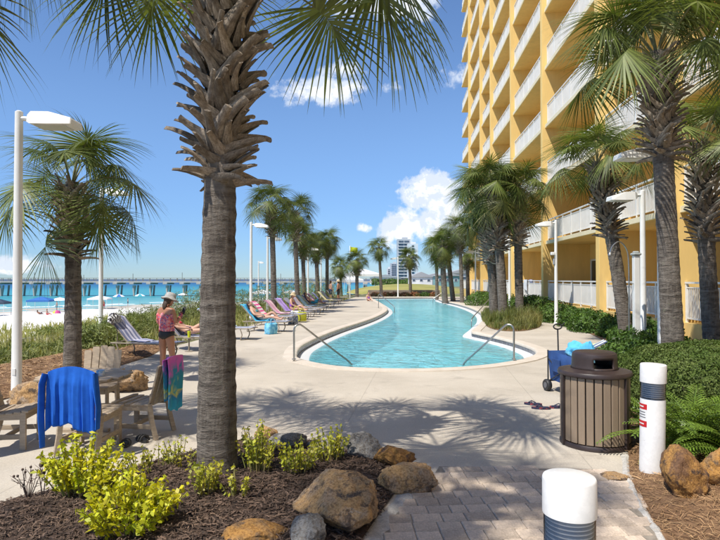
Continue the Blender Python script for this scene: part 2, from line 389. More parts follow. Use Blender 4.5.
# ------------------------------------------------------------------ deck, coping, pool
DECK = [(-8, -10), (-6.9, 2), (-6.3, 6), (-5.75, 9), (-5.45, 14), (-4.7, 21), (-3.7, 30), (-2.7, 39), (-1.3, 52), (-.3, 61.5), (13, 61.5), (8.6, 0), (8.0, -10)]
def deck_material():
    m = bpy.data.materials.new('deck_concrete'); m.use_nodes = True; k = NT(m.node_tree); k.n.clear(); pos = k.node('ShaderNodeNewGeometry').outputs['Position']
    col = k.mix(k.ramp(k.noise(pos, .5, 8, .62), .3, .7), (.43, .38, .305), (.535, .48, .395))
    col = k.mix(k.math('MULTIPLY', k.ramp(k.noise(pos, 1.3, 8, .68, .6), .53, .72), .7), col, (.34, .30, .245))          # old stains
    col = k.mix(k.math('MULTIPLY', k.ramp(k.noise(pos, 7, 6, .7), .55, .75), .45), col, (.62, .575, .50))                # worn pale patches
    g = k.ramp(k.noise(pos, 55, 4, .7), .3, .7, .84, 1.08); col = k.mix(1., col, k.node('ShaderNodeCombineColor', i0=g, i1=g, i2=g).outputs[0], 'MULTIPLY')
    mp = k.node('ShaderNodeMapping'); k.l.new(pos, mp.inputs[0]); mp.inputs['Rotation'].default_value = (0, 0, R(7)); sp = k.node('ShaderNodeSeparateXYZ', Vector=mp.outputs[0]); jn = None
    for ax, stp, of in ((0, 2.7, .4), (1, 2.3, .2)):
        w = k.math('ADD', sp.outputs[ax], k.math('MULTIPLY', k.noise(pos, 3, 3), .015)); f = k.math('ABSOLUTE', k.math('SUBTRACT', k.math('FRACT', k.math('ADD', k.math('DIVIDE', w, stp), of)), .5))
        e = k.ramp(f, .5 - .007 / stp * 1.4, .5 - .003 / stp); jn = e if jn is None else k.math('MAXIMUM', jn, e)
    col = k.mix(k.math('MULTIPLY', jn, .32), col, (.20, .175, .14))
    b = k.node('ShaderNodeBump', Strength=.35, Distance=.004, Height=k.math('SUBTRACT', k.noise(pos, 90, 6, .65), jn))
    p = k.node('ShaderNodeBsdfPrincipled', Base_Color=col, Roughness=.85); k.l.new(b.outputs[0], p.inputs['Normal']); k.l.new(p.outputs[0], k.node('ShaderNodeOutputMaterial').inputs[0]); return m
M_deck = deck_material()
M_cope = mat('coping_stone', (.60, .535, .445), (.54, .47, .38), rough=.75, scale=3, world=True, bump=.15, bscale=120, bdist=.003, fine=(50, .06))
hole = offset(POOL, .30)
dk = struct(sheet('pool_deck', DECK, [hole], lambda x, y: 0., M_deck, smooth=False))
def ring(name, loops, m, parent=None, smooth=True, ang=35):
    """loops: list of closed (x, y, z) loops of equal length, joined one to the next"""
    mb = MB(); n = len(loops[0]); vs = [p for lp in loops for p in lp]
    fs = [(j * n + i, j * n + (i + 1) % n, (j + 1) * n + (i + 1) % n, (j + 1) * n + i) for j in range(len(loops) - 1) for i in range(n)]
    mb.add(vs, fs); return mb.build(name, m, parent, smooth, ang)
def lz(lp, z): return [(p[0], p[1], z) for p in lp]
struct(ring('pool_coping', [lz(offset(POOL, .33), -.02), lz(offset(POOL, .32), .022), lz(offset(POOL, .05), .034), lz(offset(POOL, .0), .026), lz(offset(POOL, -.02), .0), lz(offset(POOL, -.015), -.045), lz(offset(POOL, .03), -.05)], M_cope, ang=50))
def tile_mat():
    m = bpy.data.materials.new('waterline_tile'); m.use_nodes = True; k = NT(m.node_tree); k.n.clear()
    pos = k.node('ShaderNodeNewGeometry').outputs['Position']
    f = k.ramp(k.noise(pos, 9, 3), .35, .65); c = k.mix(f, (.055, .06, .075), (.12, .13, .15))
    p = k.node('ShaderNodeBsdfPrincipled', Base_Color=c, Roughness=.25); k.l.new(p.outputs[0], k.node('ShaderNodeOutputMaterial').inputs[0]); return m
M_plaster = mat('pool_plaster', (.52, .78, .82), (.60, .82, .85), rough=.8, scale=1.2, world=True)
M_white_plaster = mat('ledge_plaster', (.58, .60, .60), rough=.7)
WATER_Z = -.165
pb = struct(ring('pool_basin', [lz(offset(POOL, .02), -.150), lz(offset(POOL, -.30), -.157), lz(offset(POOL, -.34), -.175), lz(offset(POOL, -.35), -.46)], M_white_plaster))
ring('pool_wall', [lz(offset(POOL, -.35), -.46), lz(offset(POOL, -.37), -1.05), lz(offset(POOL, -.55), -1.25)], M_plaster, pb)
sheet('pool_floor', offset(POOL, -.50), [], lambda x, y: -1.25, M_plaster, parent=pb)
def build_tiles():
    """waterline tile band, each tile with its own edges; joined, they are a few pixels each"""
    tm = tile_mat(); mb = MB(); L = np.array(POOL + [POOL[0]]); seg = np.hypot(*np.diff(L, axis=0).T); cum = np.concatenate([[0], np.cumsum(seg)]); tot = cum[-1]; w = .155; n = int(tot / w)
    def P(s): return np.array([np.interp(s % tot, cum, L[:, 0]), np.interp(s % tot, cum, L[:, 1])])
    for i in range(n):
        a, b = P(i * w + .004), P((i + 1) * w - .004); t = (b - a) / (np.linalg.norm(b - a) + 1e-9); nn = np.array((-t[1], t[0])) * random.uniform(.004, .007)
        for z0, z1 in ((-.050, -.148),):
            a2, b2 = a + nn, b + nn
            mb.add([(*a, z0), (*b, z0), (*b, z1), (*a, z1), (*a2, z0 - .004), (*b2, z0 - .004), (*b2, z1 + .004), (*a2, z1 + .004)], [(4, 5, 6, 7), (0, 1, 5, 4), (3, 7, 6, 2), (0, 4, 7, 3), (1, 2, 6, 5)])
    stuff(mb.build('waterline_tile', tm, pb, False))
    ring('tile_grout', [lz(offset(POOL, .0), -.04), lz(offset(POOL, .0), -.17)], mat('grout', (.30, .30, .29)), pb)
build_tiles()
def build_water():
    m = bpy.data.materials.new('pool_water'); m.use_nodes = True; k = NT(m.node_tree); k.n.clear()
    pos = k.node('ShaderNodeNewGeometry').outputs['Position']
    mp = k.node('ShaderNodeMapping'); k.l.new(pos, mp.inputs[0]); mp.inputs['Scale'].default_value = (1, 1.25, 1); mp.inputs['Rotation'].default_value = (0, 0, .5)
    h = k.math('ADD', k.noise(mp.outputs[0], 3.2, 4, .55, .9), k.math('MULTIPLY', k.noise(mp.outputs[0], .8, 2), 1.2))
    b = k.node('ShaderNodeBump', Strength=.55, Distance=.11, Height=h)
    b2 = k.node('ShaderNodeBump', Strength=1.0, Distance=.6, Height=h)
    tr = k.node('ShaderNodeBsdfTransparent', Color=(.70, .95, .97))
    wc_ = k.mix(k.ramp(k.noise(pos, .55, 4, .6, .8), .35, .65), (.17, .66, .77), (.30, .80, .86))
    df = k.node('ShaderNodeBsdfDiffuse', Color=wc_); k.l.new(b2.outputs[0], df.inputs['Normal'])
    m1 = k.node('ShaderNodeMixShader'); m1.inputs[0].default_value = .52; k.l.new(tr.outputs[0], m1.inputs[1]); k.l.new(df.outputs[0], m1.inputs[2])
    gl = k.node('ShaderNodeBsdfGlossy', Color=(1, 1, 1), Roughness=.06); k.l.new(b.outputs[0], gl.inputs['Normal'])
    fr = k.node('ShaderNodeFresnel', IOR=1.33); k.l.new(b.outputs[0], fr.inputs['Normal'])
    m2 = k.node('ShaderNodeMixShader'); k.put(m2.inputs[0], k.math('MULTIPLY', fr.outputs[0], .75)); k.l.new(m1.outputs[0], m2.inputs[1]); k.l.new(gl.outputs[0], m2.inputs[2])
    k.l.new(m2.outputs[0], k.node('ShaderNodeOutputMaterial').inputs[0])
    struct(sheet('pool_water', offset(POOL, .012), [], lambda x, y: WATER_Z, m))
build_water()

# ------------------------------------------------------------------ planting beds (soil sheets), cement edging, paver path
def bed_fn(poly, hgt, wid, seed, z0=.012, rough=.02):
    def f(x, y):
        one = not hasattr(x, '__len__'); x = np.atleast_1d(x); y = np.atleast_1d(y); t = np.minimum(1, dpoly(x, y, poly) / wid)
        g = np.array([nz((a, b, seed), 3.) + .6 * nz((a, b, seed), 9.) for a, b in zip(x, y)])
        r = z0 + hgt * t * t * (3 - 2 * t) + rough * t * g; return float(r[0]) if one else r
    return f
BED_L = smooth_loop([(-3.75, 3.3), at(0, 504)[:2], at(28, 497)[:2], at(80, 482)[:2], at(130, 469)[:2], at(185, 454)[:2], at(250, 440)[:2], at(300, 440)[:2], at(352, 447)[:2], at(405, 466)[:2], at(400, 486)[:2], at(383, 510)[:2], (-.02, 4.05), (-.25, 3.2), (-.6, 2.2), (-1.6, 1.6), (-3.6, 1.8)], 4)
BED_R = [(2.05, 2.6), (2.19, 4.15), at(641, 500)[:2], at(630, 480)[:2], at(628, 452)[:2], (3.22, 7.0), (3.55, 8.2), (4.1, 9.6), (4.75, 11.4), (5.6, 13.4), (6.6, 15.3), (7.5, 17.6), (8.1, 20.4), (8.45, 23.6), (8.3, 25.6), (8.0, 28), (8.6, 32.5), (9.5, 41), (10.3, 50), (11.0, 60), (12.2, 60), (8.4, 2.6)]
ISLE = smooth_loop([at(482, 315.5)[:2], at(485, 325)[:2], at(499, 330.5)[:2], at(524, 331)[:2], at(541, 326)[:2], at(536, 318)[:2], at(515, 313)[:2], at(495, 312)[:2]], 4)
M_mulch = mat('bark_mulch', (.035, .022, .016), (.085, .052, .035), rough=.95, scale=9, world=True, bump=.8, bscale=45, bdist=.03, third=((.14, .09, .06), 26, .62, .75))
M_straw = mat('pine_straw_soil', (.16, .085, .04), (.26, .15, .075), rough=.95, scale=10, world=True, bump=.8, bscale=50, bdist=.02, third=((.10, .055, .03), 24, .55, .7))
fL = bed_fn(BED_L, .09, .55, 3.); fR = bed_fn(BED_R, .06, .5, 8.); fI = bed_fn(ISLE, .08, .8, 5.)
struct(sheet('mulch_bed_left', BED_L, [], fL, M_mulch, .10)); struct(sheet('mulch_bed_right', BED_R, [], fR, M_straw, .33)); struct(sheet('mulch_bed_island', ISLE, [], fI, M_straw, .3))
BED_W = [(-9.6, -2), (-8.6, 4), (-8.0, 8), (-7.9, 12.5), (-7.2, 16.5), (-5.6, 17.6), (-5.15, 14), (-5.35, 11), (-5.6, 9), (-5.6, 7.6), (-6.1, 6), (-6.7, 2), (-7.2, -2)]
fW = bed_fn(BED_W, .07, .6, 11.); struct(sheet('mulch_bed_dune', BED_W, [], fW, M_straw, .3))
def needles(name, poly, fz, n, m, length, width, parent_label, cat, ymax=99, ymin=-99, xmin=-99, xmax=99):
    xs = [p[0] for p in poly]; ys = [p[1] for p in poly]; P = []
    while len(P) < n:
        x = RNG.uniform(max(min(xs), xmin), min(max(xs), xmax), n); y = RNG.uniform(max(min(ys), ymin), min(max(ys), ymax), n); ok = inpoly(x, y, poly); P += list(zip(x[ok], y[ok]))
    P = np.array(P[:n]); z = fz(P[:, 0], P[:, 1]); P = np.column_stack([P, z + RNG.uniform(.002, .02, n)])
    a = RNG.uniform(0, 2 * np.pi, n); t = np.column_stack([np.cos(a), np.sin(a), RNG.normal(0, .22, n)]); b = np.column_stack([-np.sin(a), np.cos(a), RNG.normal(0, .5, n)])
    L = length * RNG.uniform(.5, 1.4, (n, 1)); w = width * RNG.uniform(.6, 1.5, (n, 1))
    up = np.array([[0, 0, 1.]]) * w * .4
    V = np.stack([P - t * L / 2 - b * w / 2, P - t * L / 2 + b * w / 2, P + b * w / 2 + up + t * L * .03, P - b * w / 2 + up, P + t * L / 2 + b * w / 2, P + t * L / 2 - b * w / 2], 1).reshape(-1, 3)
    i = np.arange(n)[:, None] * 6; F = np.concatenate([i + [[0, 1, 2, 3]], i + [[3, 2, 4, 5]]], 0)
    return stuff(link(name, arr_mesh(name, V, F, m)), parent_label, cat)
M_chip = mat('bark_chip', (.055, .034, .024), (.13, .085, .058), rough=.9, scale=3, world=True, isl=.55)
M_needle = mat('pine_needle', (.26, .15, .07), (.38, .24, .12), rough=.8, scale=2, world=True, isl=.45)
needles('bark_chips', BED_L, fL, 30000, M_chip, .05, .0065, 'shredded dark bark mulch covering the front bed', 'mulch', ymin=2.5)
needles('pine_straw', BED_R, fR, 42000, M_needle, .085, .0032, 'brown pine straw spread below the right hedge', 'pine straw', ymax=9, ymin=3)
needles('pine_straw', BED_W, fW, 12000, M_needle, .12, .007, 'brown pine straw beside the seaward lamp pole', 'pine straw', ymin=5)
M_cement = mat('cement_edging', (.55, .52, .47), (.42, .40, .36), rough=.95, scale=12, world=True, bump=.6, bscale=70, bdist=.01, fine=(60, .2))
def strip(name, pts, w0, z, seed):
    c = smooth_loop(pts, 8, False); a = []; b = []
    for i, p in enumerate(c):
        q = np.array(c[min(i + 1, len(c) - 1)]) - np.array(c[max(i - 1, 0)]); q /= np.linalg.norm(q); n = np.array((-q[1], q[0]))
        a.append(np.array(p) + n * w0 * (.5 + .45 * nz((i * .43, seed, 0)))); b.append(np.array(p) - n * w0 * (.5 + .45 * nz((i * .37, seed + 7, 0))))
    mb = MB(); k = len(c); mid = [(np.array(p) + np.array(q)) / 2 for p, q in zip(a, b)]
    mb.add([(*p, .002) for p in a] + [(*p, z + .006 * nz((p[0] * 9, p[1] * 9, seed))) for p in mid] + [(*p, .002) for p in b], [(i, i + 1, k + i + 1, k + i) for i in range(k - 1)] + [(k + i, k + i + 1, 2 * k + i + 1, 2 * k + i) for i in range(k - 1)])
    o = mb.build(name, M_cement); struct(o)
    for f in o.data.polygons: f.flip() if f.normal.z < 0 else None
strip('cement_edging', [at(432, 478)[:2], at(404, 500)[:2], at(385, 522)[:2], (.06, 4.0), (-.12, 3.1)], .15, .017, 2.)
strip('cement_edging', [at(626, 455)[:2], at(628, 478)[:2], at(640, 503)[:2], (2.2, 4.15), (2.06, 3.0)], .08, .019, 5.)
PATH = [(2.58, 5.52), (2.42, 4.95), (2.14, 4.1), (2.0, 2.2), (-.45, 2.2), (-.1, 3.2), (.12, 4.1), at(404, 502)[:2], at(430, 482)[:2], (.80, 5.80), (1.6, 5.74), (2.3, 5.72)]
pth = struct(sheet('paver_path', PATH, [], lambda x, y: .005, M_sand_joint))
M_paver = mat('paver_concrete', (.57, .465, .365), (.48, .39, .30), rough=.9, scale=2.2, rnd=.17, bump=.5, bscale=90, bdist=.004, fine=(60, .22), third=((.50, .38, .31), 1.1, .55, .75))
def build_pavers():
    ms = {}
    for w in (.14, .19, .24):
        bm = bmesh.new(); bmesh.ops.create_cube(bm, size=1)
        for v in bm.verts: v.co = Vector((v.co.x * (w - .006), v.co.y * .154, v.co.z * .05))
        bmesh.ops.bevel(bm, geom=[e for e in bm.edges if e.verts[0].co.z > 0 or e.verts[1].co.z > 0], offset=.006, segments=1, affect='EDGES')
        me = bpy.data.meshes.new('paver'); bm.to_mesh(me); bm.free(); me.materials.append(M_paver); ms[w] = me
    rot = R(3.5); c, s = math.cos(rot), math.sin(rot); n = 0
    for r in range(-4, 24):
        v = 2.9 + r * .16; u = -.8 + random.random() * .2
        while u < 3.2:
            w = random.choice((.14, .19, .19, .24)); uc = u + w / 2; u += w
            x, y = uc * c - v * s * 1.0, uc * s + v * c
            if n >= 300 or not inpoly(np.array([x]), np.array([y]), PATH)[0] or y < 3.05: continue
            link('paver', ms[w], pth, (x, y, -.0125 + random.uniform(-.0015, .0025)), (random.gauss(0, .006), random.gauss(0, .006), rot + random.gauss(0, .008))); n += 1
build_pavers()
# ================================================================== THE CONDOMINIUM BUILDING
M_yellow = mat('yellow_stucco', (.80, .555, .20), (.75, .515, .18), rough=.85, scale=.5, bump=.15, bscale=70, bdist=.006, fine=(3, .05), stretch=(1, 1, .22), third=((.62, .42, .16), 1.3, .55, .8))
M_white = mat('white_paint', (.77, .765, .73), (.71, .705, .67), rough=.45, scale=2)
M_dglass = mat('dark_glass', (.02, .03, .035), rough=.06, spec=.8)
def build_condo():
    ANG = R(3.8); W0 = 7.66; S0 = 30.0
    c, s = math.cos(-ANG), math.sin(-ANG)
    root = thing('condominium_building', 'tall yellow condominium block with tiers of white railed balconies', 'building', (W0 * c - S0 * s, W0 * s + S0 * c, 0), -ANG)
    SP = [-10.5, -4.6, 2.2, 10.3, 16.05, 21.85, 30.05, 38.2, 46.5, 52.3, 60.6, 68.2]; NF = 14; DEP = 2.15
    top = [.74] + [3.87 + 3.0 * k for k in range(NF)]
    H = top[-1] + 1
    y0, y1 = SP[0] - S0, SP[-1] - S0
    # back wall in one piece with the block behind it
    MB().box((DEP + 4, (y0 + y1) / 2, H / 2 - .3), (8, y1 - y0 - .1, H)).build('wall', M_yellow, root, False)
    for i, sp in enumerate(SP[:-1]):
        MB().box((DEP / 2 - .06, sp - S0, H / 2 - .3), (DEP + .3, .38, H), ch=.01).build('pier', M_yellow, root, False)
    MB().box((DEP / 2 + .5, y1 - .3, H / 2 - .3), (DEP - .9, .38, H), ch=.01).build('pier', M_yellow, root, False); er = None
    for k, t in enumerate(top):
        if k == 0: MB().box((DEP / 2 + .03, (y0 + y1) / 2, .26), (DEP + .1, y1 - y0 - .2, .96)).build('patio_base', M_yellow, root, False)
        else: MB().box((DEP / 2 + .03, (y0 + y1) / 2 - .02 * 0, t - .1), (DEP + .14, y1 - y0 - .2, .2), ch=.01).build('balcony_slab', M_yellow, root, False)
    M_cream = mat('cream_trim', (.80, .70, .47), (.74, .64, .42), rough=.7, scale=.6)
    for t in top[1:]: MB().box((-.05, (y0 + y1) / 2, t - .095), (.05, y1 - y0 - .24, .17)).build('slab_edge', M_cream, root, False)
    rails = {}; doors = {}
    def rail_mesh(L):
        mb = MB(); mb.box((0, 0, 1.06), (.075, L, .05)); mb.box((0, 0, .93), (.035, L, .03)); mb.box((0, 0, .11), (.04, L, .035)); n = int(L / .10)
        for i in range(n + 1): mb.box((0, -L / 2 + L * i / n, .52), (.018, .046, .80))
        for i in range(int(L / 1.45) + 2):
            q = int(L / 1.45) + 1; mb.box((.003, -L / 2 + .03 + (L - .06) * i / q, .52), (.062, .062, 1.04))
        return mb.mesh('railing', M_white, False)
    fm = MB(); gm = MB(); w, h = 2.6, 2.15
    for a, b, d, e in ((0, h - .04, w, .08), (-w / 2 + .04, h / 2, .08, h), (w / 2 - .04, h / 2, .08, h), (0, h / 2, .09, h)): fm.box((0, a, b), (.07, d, e))
    fm = fm.mesh('door_frame', M_white, False); gm = gm.box((.015, 0, h / 2), (.02, w - .1, h - .06)).mesh('glass', M_dglass, False)
    for i in range(len(SP) - 1):
        L = round(SP[i + 1] - SP[i] - .38 - .02, 2); yc = (SP[i] + SP[i + 1]) / 2 - S0
        if L not in rails: rails[L] = rail_mesh(L)
        for k, t in enumerate(top[:-1]):
            link('railing', rails[L], root, (.06, yc, t))
            off = L * .30 if i % 2 else -L * .22
            d = link('sliding_door', fm, root, (DEP - .045, yc + off, t)); link('glass', gm, d)
    er = rail_mesh(1.05)
    for k, t in enumerate(top[:-1]): link('railing', er, root, (.56, y1 - .14, t), (0, 0, R(90)))
    # white trim band where the ground floor meets the planting
    return root
build_condo()
# ================================================================== PALMS
M_frond = mat('palm_leaf', (.088, .122, .028), (.150, .178, .050), rough=.46, scale=1.3, isl=.3, rnd=.2, transl=.24, spec=.35, tint=(1.6, 1.7, .6))
M_frond_dry = mat('palm_leaf_pale', (.12, .135, .035), (.17, .155, .05), rough=.45, scale=1.3, isl=.25, rnd=.15, transl=.26)
M_petiole = mat('palm_petiole', (.13, .15, .05), (.17, .15, .07), rough=.5, scale=4)
def trunk_material():
    m = bpy.data.materials.new('palm_trunk'); m.use_nodes = True; k = NT(m.node_tree); k.n.clear(); v = k.node('ShaderNodeTexCoord').outputs['Object']
    def st(x, z):
        mp = k.node('ShaderNodeMapping'); k.l.new(v, mp.inputs[0]); mp.inputs['Scale'].default_value = (x, x, z); return mp.outputs[0]
    rings = k.noise(st(2.6, 13), 1.5, 7, .7, .25); fib = k.noise(st(26, 3.5), 1., 5, .65, .4); patch = k.noise(v, 2.6, 6, .65, .5); pit = k.noise(st(14, 22), 1., 4, .6)
    c = k.mix(k.ramp(rings, .36, .64), (.085, .068, .054), (.20, .172, .142)); c = k.mix(k.math('MULTIPLY', k.ramp(fib, .45, .7), .55), c, (.27, .235, .195))
    c = k.mix(k.math('MULTIPLY', k.ramp(patch, .52, .68), .75), c, (.06, .048, .04)); c = k.mix(k.math('MULTIPLY', k.ramp(pit, .6, .72), .8), c, (.035, .027, .022))
    c = k.mix(k.math('MULTIPLY', k.ramp(k.noise(v, 5.5, 6, .7), .6, .72), .5), c, (.25, .26, .17))       # lichen
    h = k.math('ADD', k.math('MULTIPLY', rings, 1.2), k.math('ADD', k.math('MULTIPLY', fib, .6), k.math('MULTIPLY', pit, -.7)))
    b = k.node('ShaderNodeBump', Strength=1., Distance=.035, Height=h); p = k.node('ShaderNodeBsdfPrincipled', Base_Color=c, Roughness=.95); k.l.new(b.outputs[0], p.inputs['Normal']); k.l.new(p.outputs[0], k.node('ShaderNodeOutputMaterial').inputs[0]); return m
M_trunk = trunk_material()
M_boot = mat('palm_boot', (.20, .155, .112), (.38, .315, .245), rough=.9, scale=6, stretch=(2, 6, 2), rnd=.35, bump=1., bscale=16, bdist=.015, third=((.08, .058, .042), 5, .56, .70), fine=(30, .3))
def frond_mesh(seed, pitch, nl=52, pale=False, Lp=1.0, bend=.5):
    r = random.Random(seed); pts = [Vector((0, 0, 0))]; e = R(pitch); n = 7
    for i in range(n):
        e2 = e - bend * (i / n) ** 1.5; pts.append(pts[-1] + Vector((math.cos(e2), 0, math.sin(e2))) * Lp / n)
    mb = MB(); mb.cur = 1; mb.tube(pts, [.026, .022, .019, .017, .016, .015, .014, .013], 5, True, .6)
    mb.cur = 0; cp = [pts[-1]]; ct = []; e3 = e - bend
    for i in range(7):
        d = Vector((math.cos(e3), 0, math.sin(e3))); ct.append(d); cp.append(cp[-1] + d * .40 / 6); e3 -= .13
    S = Vector((0, 1, 0)); fold = R(r.uniform(-38, 2))
    for side in (-1, 1):
        for j in range(nl // 2):
            f = (j + .5) / (nl // 2); ci = f ** 1.3 * 6; i0 = min(int(ci), 5); p = cp[i0].lerp(cp[i0 + 1], ci - i0); T = ct[i0]
            th = R(135 * (1 - f) ** .85 + 2 + r.uniform(-3, 3)); N = S.cross(T) * -1
            if N.z < 0 and abs(e) < 1.2: N = -N
            d = (T * math.cos(th) + (S * math.cos(fold) * side + N * math.sin(fold)) * math.sin(th)).normalized()
            L = (.66 + .46 * math.sin(math.pi * min(1, .25 + f * .62))) * r.uniform(.9, 1.1); g = r.uniform(.9, 1.6)
            q = p.copy(); w = .0135 * r.uniform(.85, 1.15); vs = []; up = N.copy(); K = 5
            ws = (.55, 1.0, 1.05, .75, .42, .06)
            for t in range(K + 1):
                b = d.cross(up)
                b = b.normalized() if b.length > 1e-4 else S.copy()
                tw = math.cos(1.1 * (t / K)); b = (b * tw + up * (1 - tw) * .6).normalized()
                vs += [q - b * w * ws[t], q + b * w * ws[t]]
                if t < K:
                    q = q + d * L / K; gg = g * (.03 + .30 * (t / K) ** 1.8); d = (d + Vector((r.uniform(-.05, .05), r.uniform(-.05, .05), -gg))).normalized()
            mb.add(vs, [(2 * t, 2 * t + 1, 2 * t + 3, 2 * t + 2) for t in range(K)])
    return mb.mesh('frond', [M_frond_dry if pale else M_frond, M_petiole], True, 80)
FR = {}
for ci_, (pt, bd) in enumerate([(82, .25), (64, .5), (44, .7), (22, .75), (0, .7), (-24, .55), (-48, .35)]):
    FR[ci_] = [frond_mesh(ci_ * 10 + q, pt, pale=False, bend=bd, Lp=(.8, .95, 1.05, 1.1, 1.1, 1.05, .95)[ci_]) for q in range(2)]
FR_PALE = [frond_mesh(91, -45, pale=True, bend=.4), frond_mesh(92, -20, pale=True, bend=.6)]
def boot_mesh(seed):
    r = random.Random(seed); mb = MB(); L = r.uniform(.85, 1.15); cv = [(-.02, -.07), (.02, 0), (.075, .065), (.135, .125), (.195, .175), (.235, .20)]
    k = len(cv); ws = [.072, .062, .046, .037, .033, .031]; th = [.03, .03, .026, .02, .017, .014]; vs = []; sk = r.uniform(-.1, .1)
    for i, (x, z) in enumerate(cv):
        y = sk * (i / k) ** 2; x *= L; z *= L
        vs += [(x, y - ws[i], z), (x + th[i], y - ws[i] * .45, z - th[i] * .5), (x + th[i], y + ws[i] * .45, z - th[i] * .5), (x, y + ws[i], z), (x - th[i] * .5, y, z + th[i] * .6)]
    fs = [(i * 5 + j, i * 5 + (j + 1) % 5, i * 5 + 5 + (j + 1) % 5, i * 5 + 5 + j) for i in range(k - 1) for j in range(5)] + [tuple((k - 1) * 5 + j for j in range(5)), (4, 3, 2, 1, 0)]
    mb.add(vs, fs); return mb.mesh('boot', M_boot, True, 50)
BOOTS = [boot_mesh(i) for i in range(4)]
def palm(label, base, top, rb, rt, blen, nfr=34, fs=1., parts=False, bscale=1., tilt=0., seed=1, skirt=4, nb=None, smin=0, spread=.86, extra=()):
    r = random.Random(seed); base = Vector(base); top = Vector(top)
    root = thing('palm_tree', label, 'palm tree', base, 0, 'cabbage palms round the pool'); tp = top - base; H = tp.length
    mid = tp * .5 + Vector((tp.x * -.18, tp.y * -.18, 0)) + Vector((r.uniform(-.02, .02) * H, r.uniform(-.02, .02) * H, 0))
    def cv(t): return mid * (2 * t * (1 - t)) + tp * (t * t)
    n = int(min(90, max(18, H / .075))); pts = []; rad = []; tb = 1 - blen / H
    for i in range(n + 1):
        t = i / n; p = cv(t); pts.append(p - Vector((0, 0, .12)) if i == 0 else p)
        q = rt + (rb - rt) * ((1 - t) ** 2.2 * .75 + (1 - t) * .25)
        if t > tb: q *= 1 - .15 * (t - tb) / (1 - tb)
        q *= 1 + (.03 if i % 2 else -.015) * r.uniform(.4, 1.3) + .006 * math.sin(i * .7 + seed)
        rad.append(q * (1.12 if i == 0 else 1))
    m = MB(); m.tube(pts, rad, 20 if parts else 10)
    m.v = [tuple(Vector(v) + (Vector((v[0] - cv(min(1, max(0, v[2] / max(tp.z, .1)))).x, v[1] - cv(min(1, max(0, v[2] / max(tp.z, .1)))).y, 0)) * .045 * nz(v, 9, seed))) for v in m.v]
    tr = m.build('trunk', M_trunk, root, True, 60)
    # old leaf bases
    nbt = nb or int(blen * 75); bj = MB()
    for i in range(nbt):
        f = (i + .5) / nbt; t = tb + (1 - tb) * f * .97 - .01; a = i * 2.39996 + r.uniform(-.12, .12); p = cv(t); rr = rt * .76 + .085 * math.sin(min(1, f * 1.5) * math.pi * .5) * bscale
        pit = R(34 * (1 - f) ** 2.2 - 9 + r.uniform(-9, 9)) + (R(16) if i < nbt * .06 else 0); roll = (1 if i % 2 else -1) * R(r.uniform(16, 46)); sc = bscale * r.uniform(.75, 1.15) * (1.08 - .2 * f)
        Mx = Matrix.Rotation(a, 4, 'Z') @ Matrix.Rotation(pit, 4, 'Y') @ Matrix.Rotation(roll, 4, 'X') @ Matrix.Scale(sc, 4)
        loc = p + Vector((math.cos(a), math.sin(a), 0)) * rr
        if parts:
            o = link('boot', BOOTS[i % 4], root); o.matrix_local = Matrix.Translation(loc) @ Mx
        else:
            me = BOOTS[i % 4]; Mx = Matrix.Translation(loc) @ Mx
            bj.add([Mx @ v.co for v in me.vertices], [tuple(pl.vertices) for pl in me.polygons])
    if not parts: stuff(bj.build('leaf_bases', M_boot, root, True, 50))
    cr = cv(1.0)
    for i in range(nfr):
        f = (i + .5) / nfr; cls = min(6, int(f ** .9 * 6.2 * spread)); cls = max(cls, smin); a = i * 2.39996 + r.uniform(-.2, .2) + tilt; me = FR[cls][r.randrange(2)]
        if i >= nfr - skirt: me = FR_PALE[i % 2] if r.random() < .5 else FR[6][i % 2]
        o = link('frond', me, root); s_ = fs * r.uniform(.86, 1.1)
        o.matrix_local = Matrix.Translation(cr + Vector((0, 0, -.32 * f * fs))) @ Matrix.Rotation(a, 4, 'Z') @ Matrix.Rotation(r.uniform(-.12, .12), 4, 'Y') @ Matrix.Rotation(r.uniform(-.45, .45), 4, 'X') @ Matrix.Scale(s_, 4)
    for a, cls, s_ in extra:
        o = link('frond', FR[cls][0], root); o.matrix_local = Matrix.Translation(cr + Vector((0, 0, -.15))) @ Matrix.Rotation(a, 4, 'Z') @ Matrix.Rotation(r.uniform(-.2, .2), 4, 'X') @ Matrix.Scale(s_, 4)
    return root
def pal(label, pxb, d, pxt, pyt, rb, rt, bl, dd=0., z=.03, **kw):
    b = Vector((gx(pxb, d), d, z)); t = atd(pxt, pyt, d + dd); return palm(label, b, t, rb, rt, bl, **kw)
pal('nearest palm, thick grey trunk and jagged boots, rising from the dark mulch bed', 218, 5.42, 229, -52, .192, .136, 2.2, parts=True, seed=3, nfr=9, nb=175, bscale=1.0, fs=1.0, tilt=.35, z=.05, spread=.60, skirt=0, extra=((.05, 3, 1.22), (-.5, 2, 1.1), (.42, 3, 1.25), (2.95, 3, 1.0), (2.5, 3, .95), (3.6, 2, 1.05)))
pal('stocky palm at left behind the wooden chairs with sharp boots and dark crown', 73, 11.2, 72, 182, .17, .14, 1.45, parts=True, seed=5, nfr=22, bscale=.95, fs=.95, nb=100, spread=.84, skirt=2)
pal('palm cut off by the upper left corner, only a few fronds in view', -90, 5.65, -88, -118, .2, .16, 1.5, seed=8, nfr=14, fs=.95, spread=.95, extra=((.5, 4, .8), (.15, 5, .85)), tilt=.2)
palm('tall palm behind the viewer, known by its frond shadow on the pavers', (-3.25, .55, .03), (-3.15, .62, 9.6), .2, .15, 1.4, nfr=14, fs=.95, seed=9, skirt=0, spread=.7)
pal('big palm in front of the yellow balconies with pale mossy trunk and spiky boots', 674, 9.4, 657, 52, .178, .15, 1.7, parts=True, seed=12, nfr=21, bscale=.9, nb=150, fs=.95, tilt=.9, spread=.60, skirt=0)
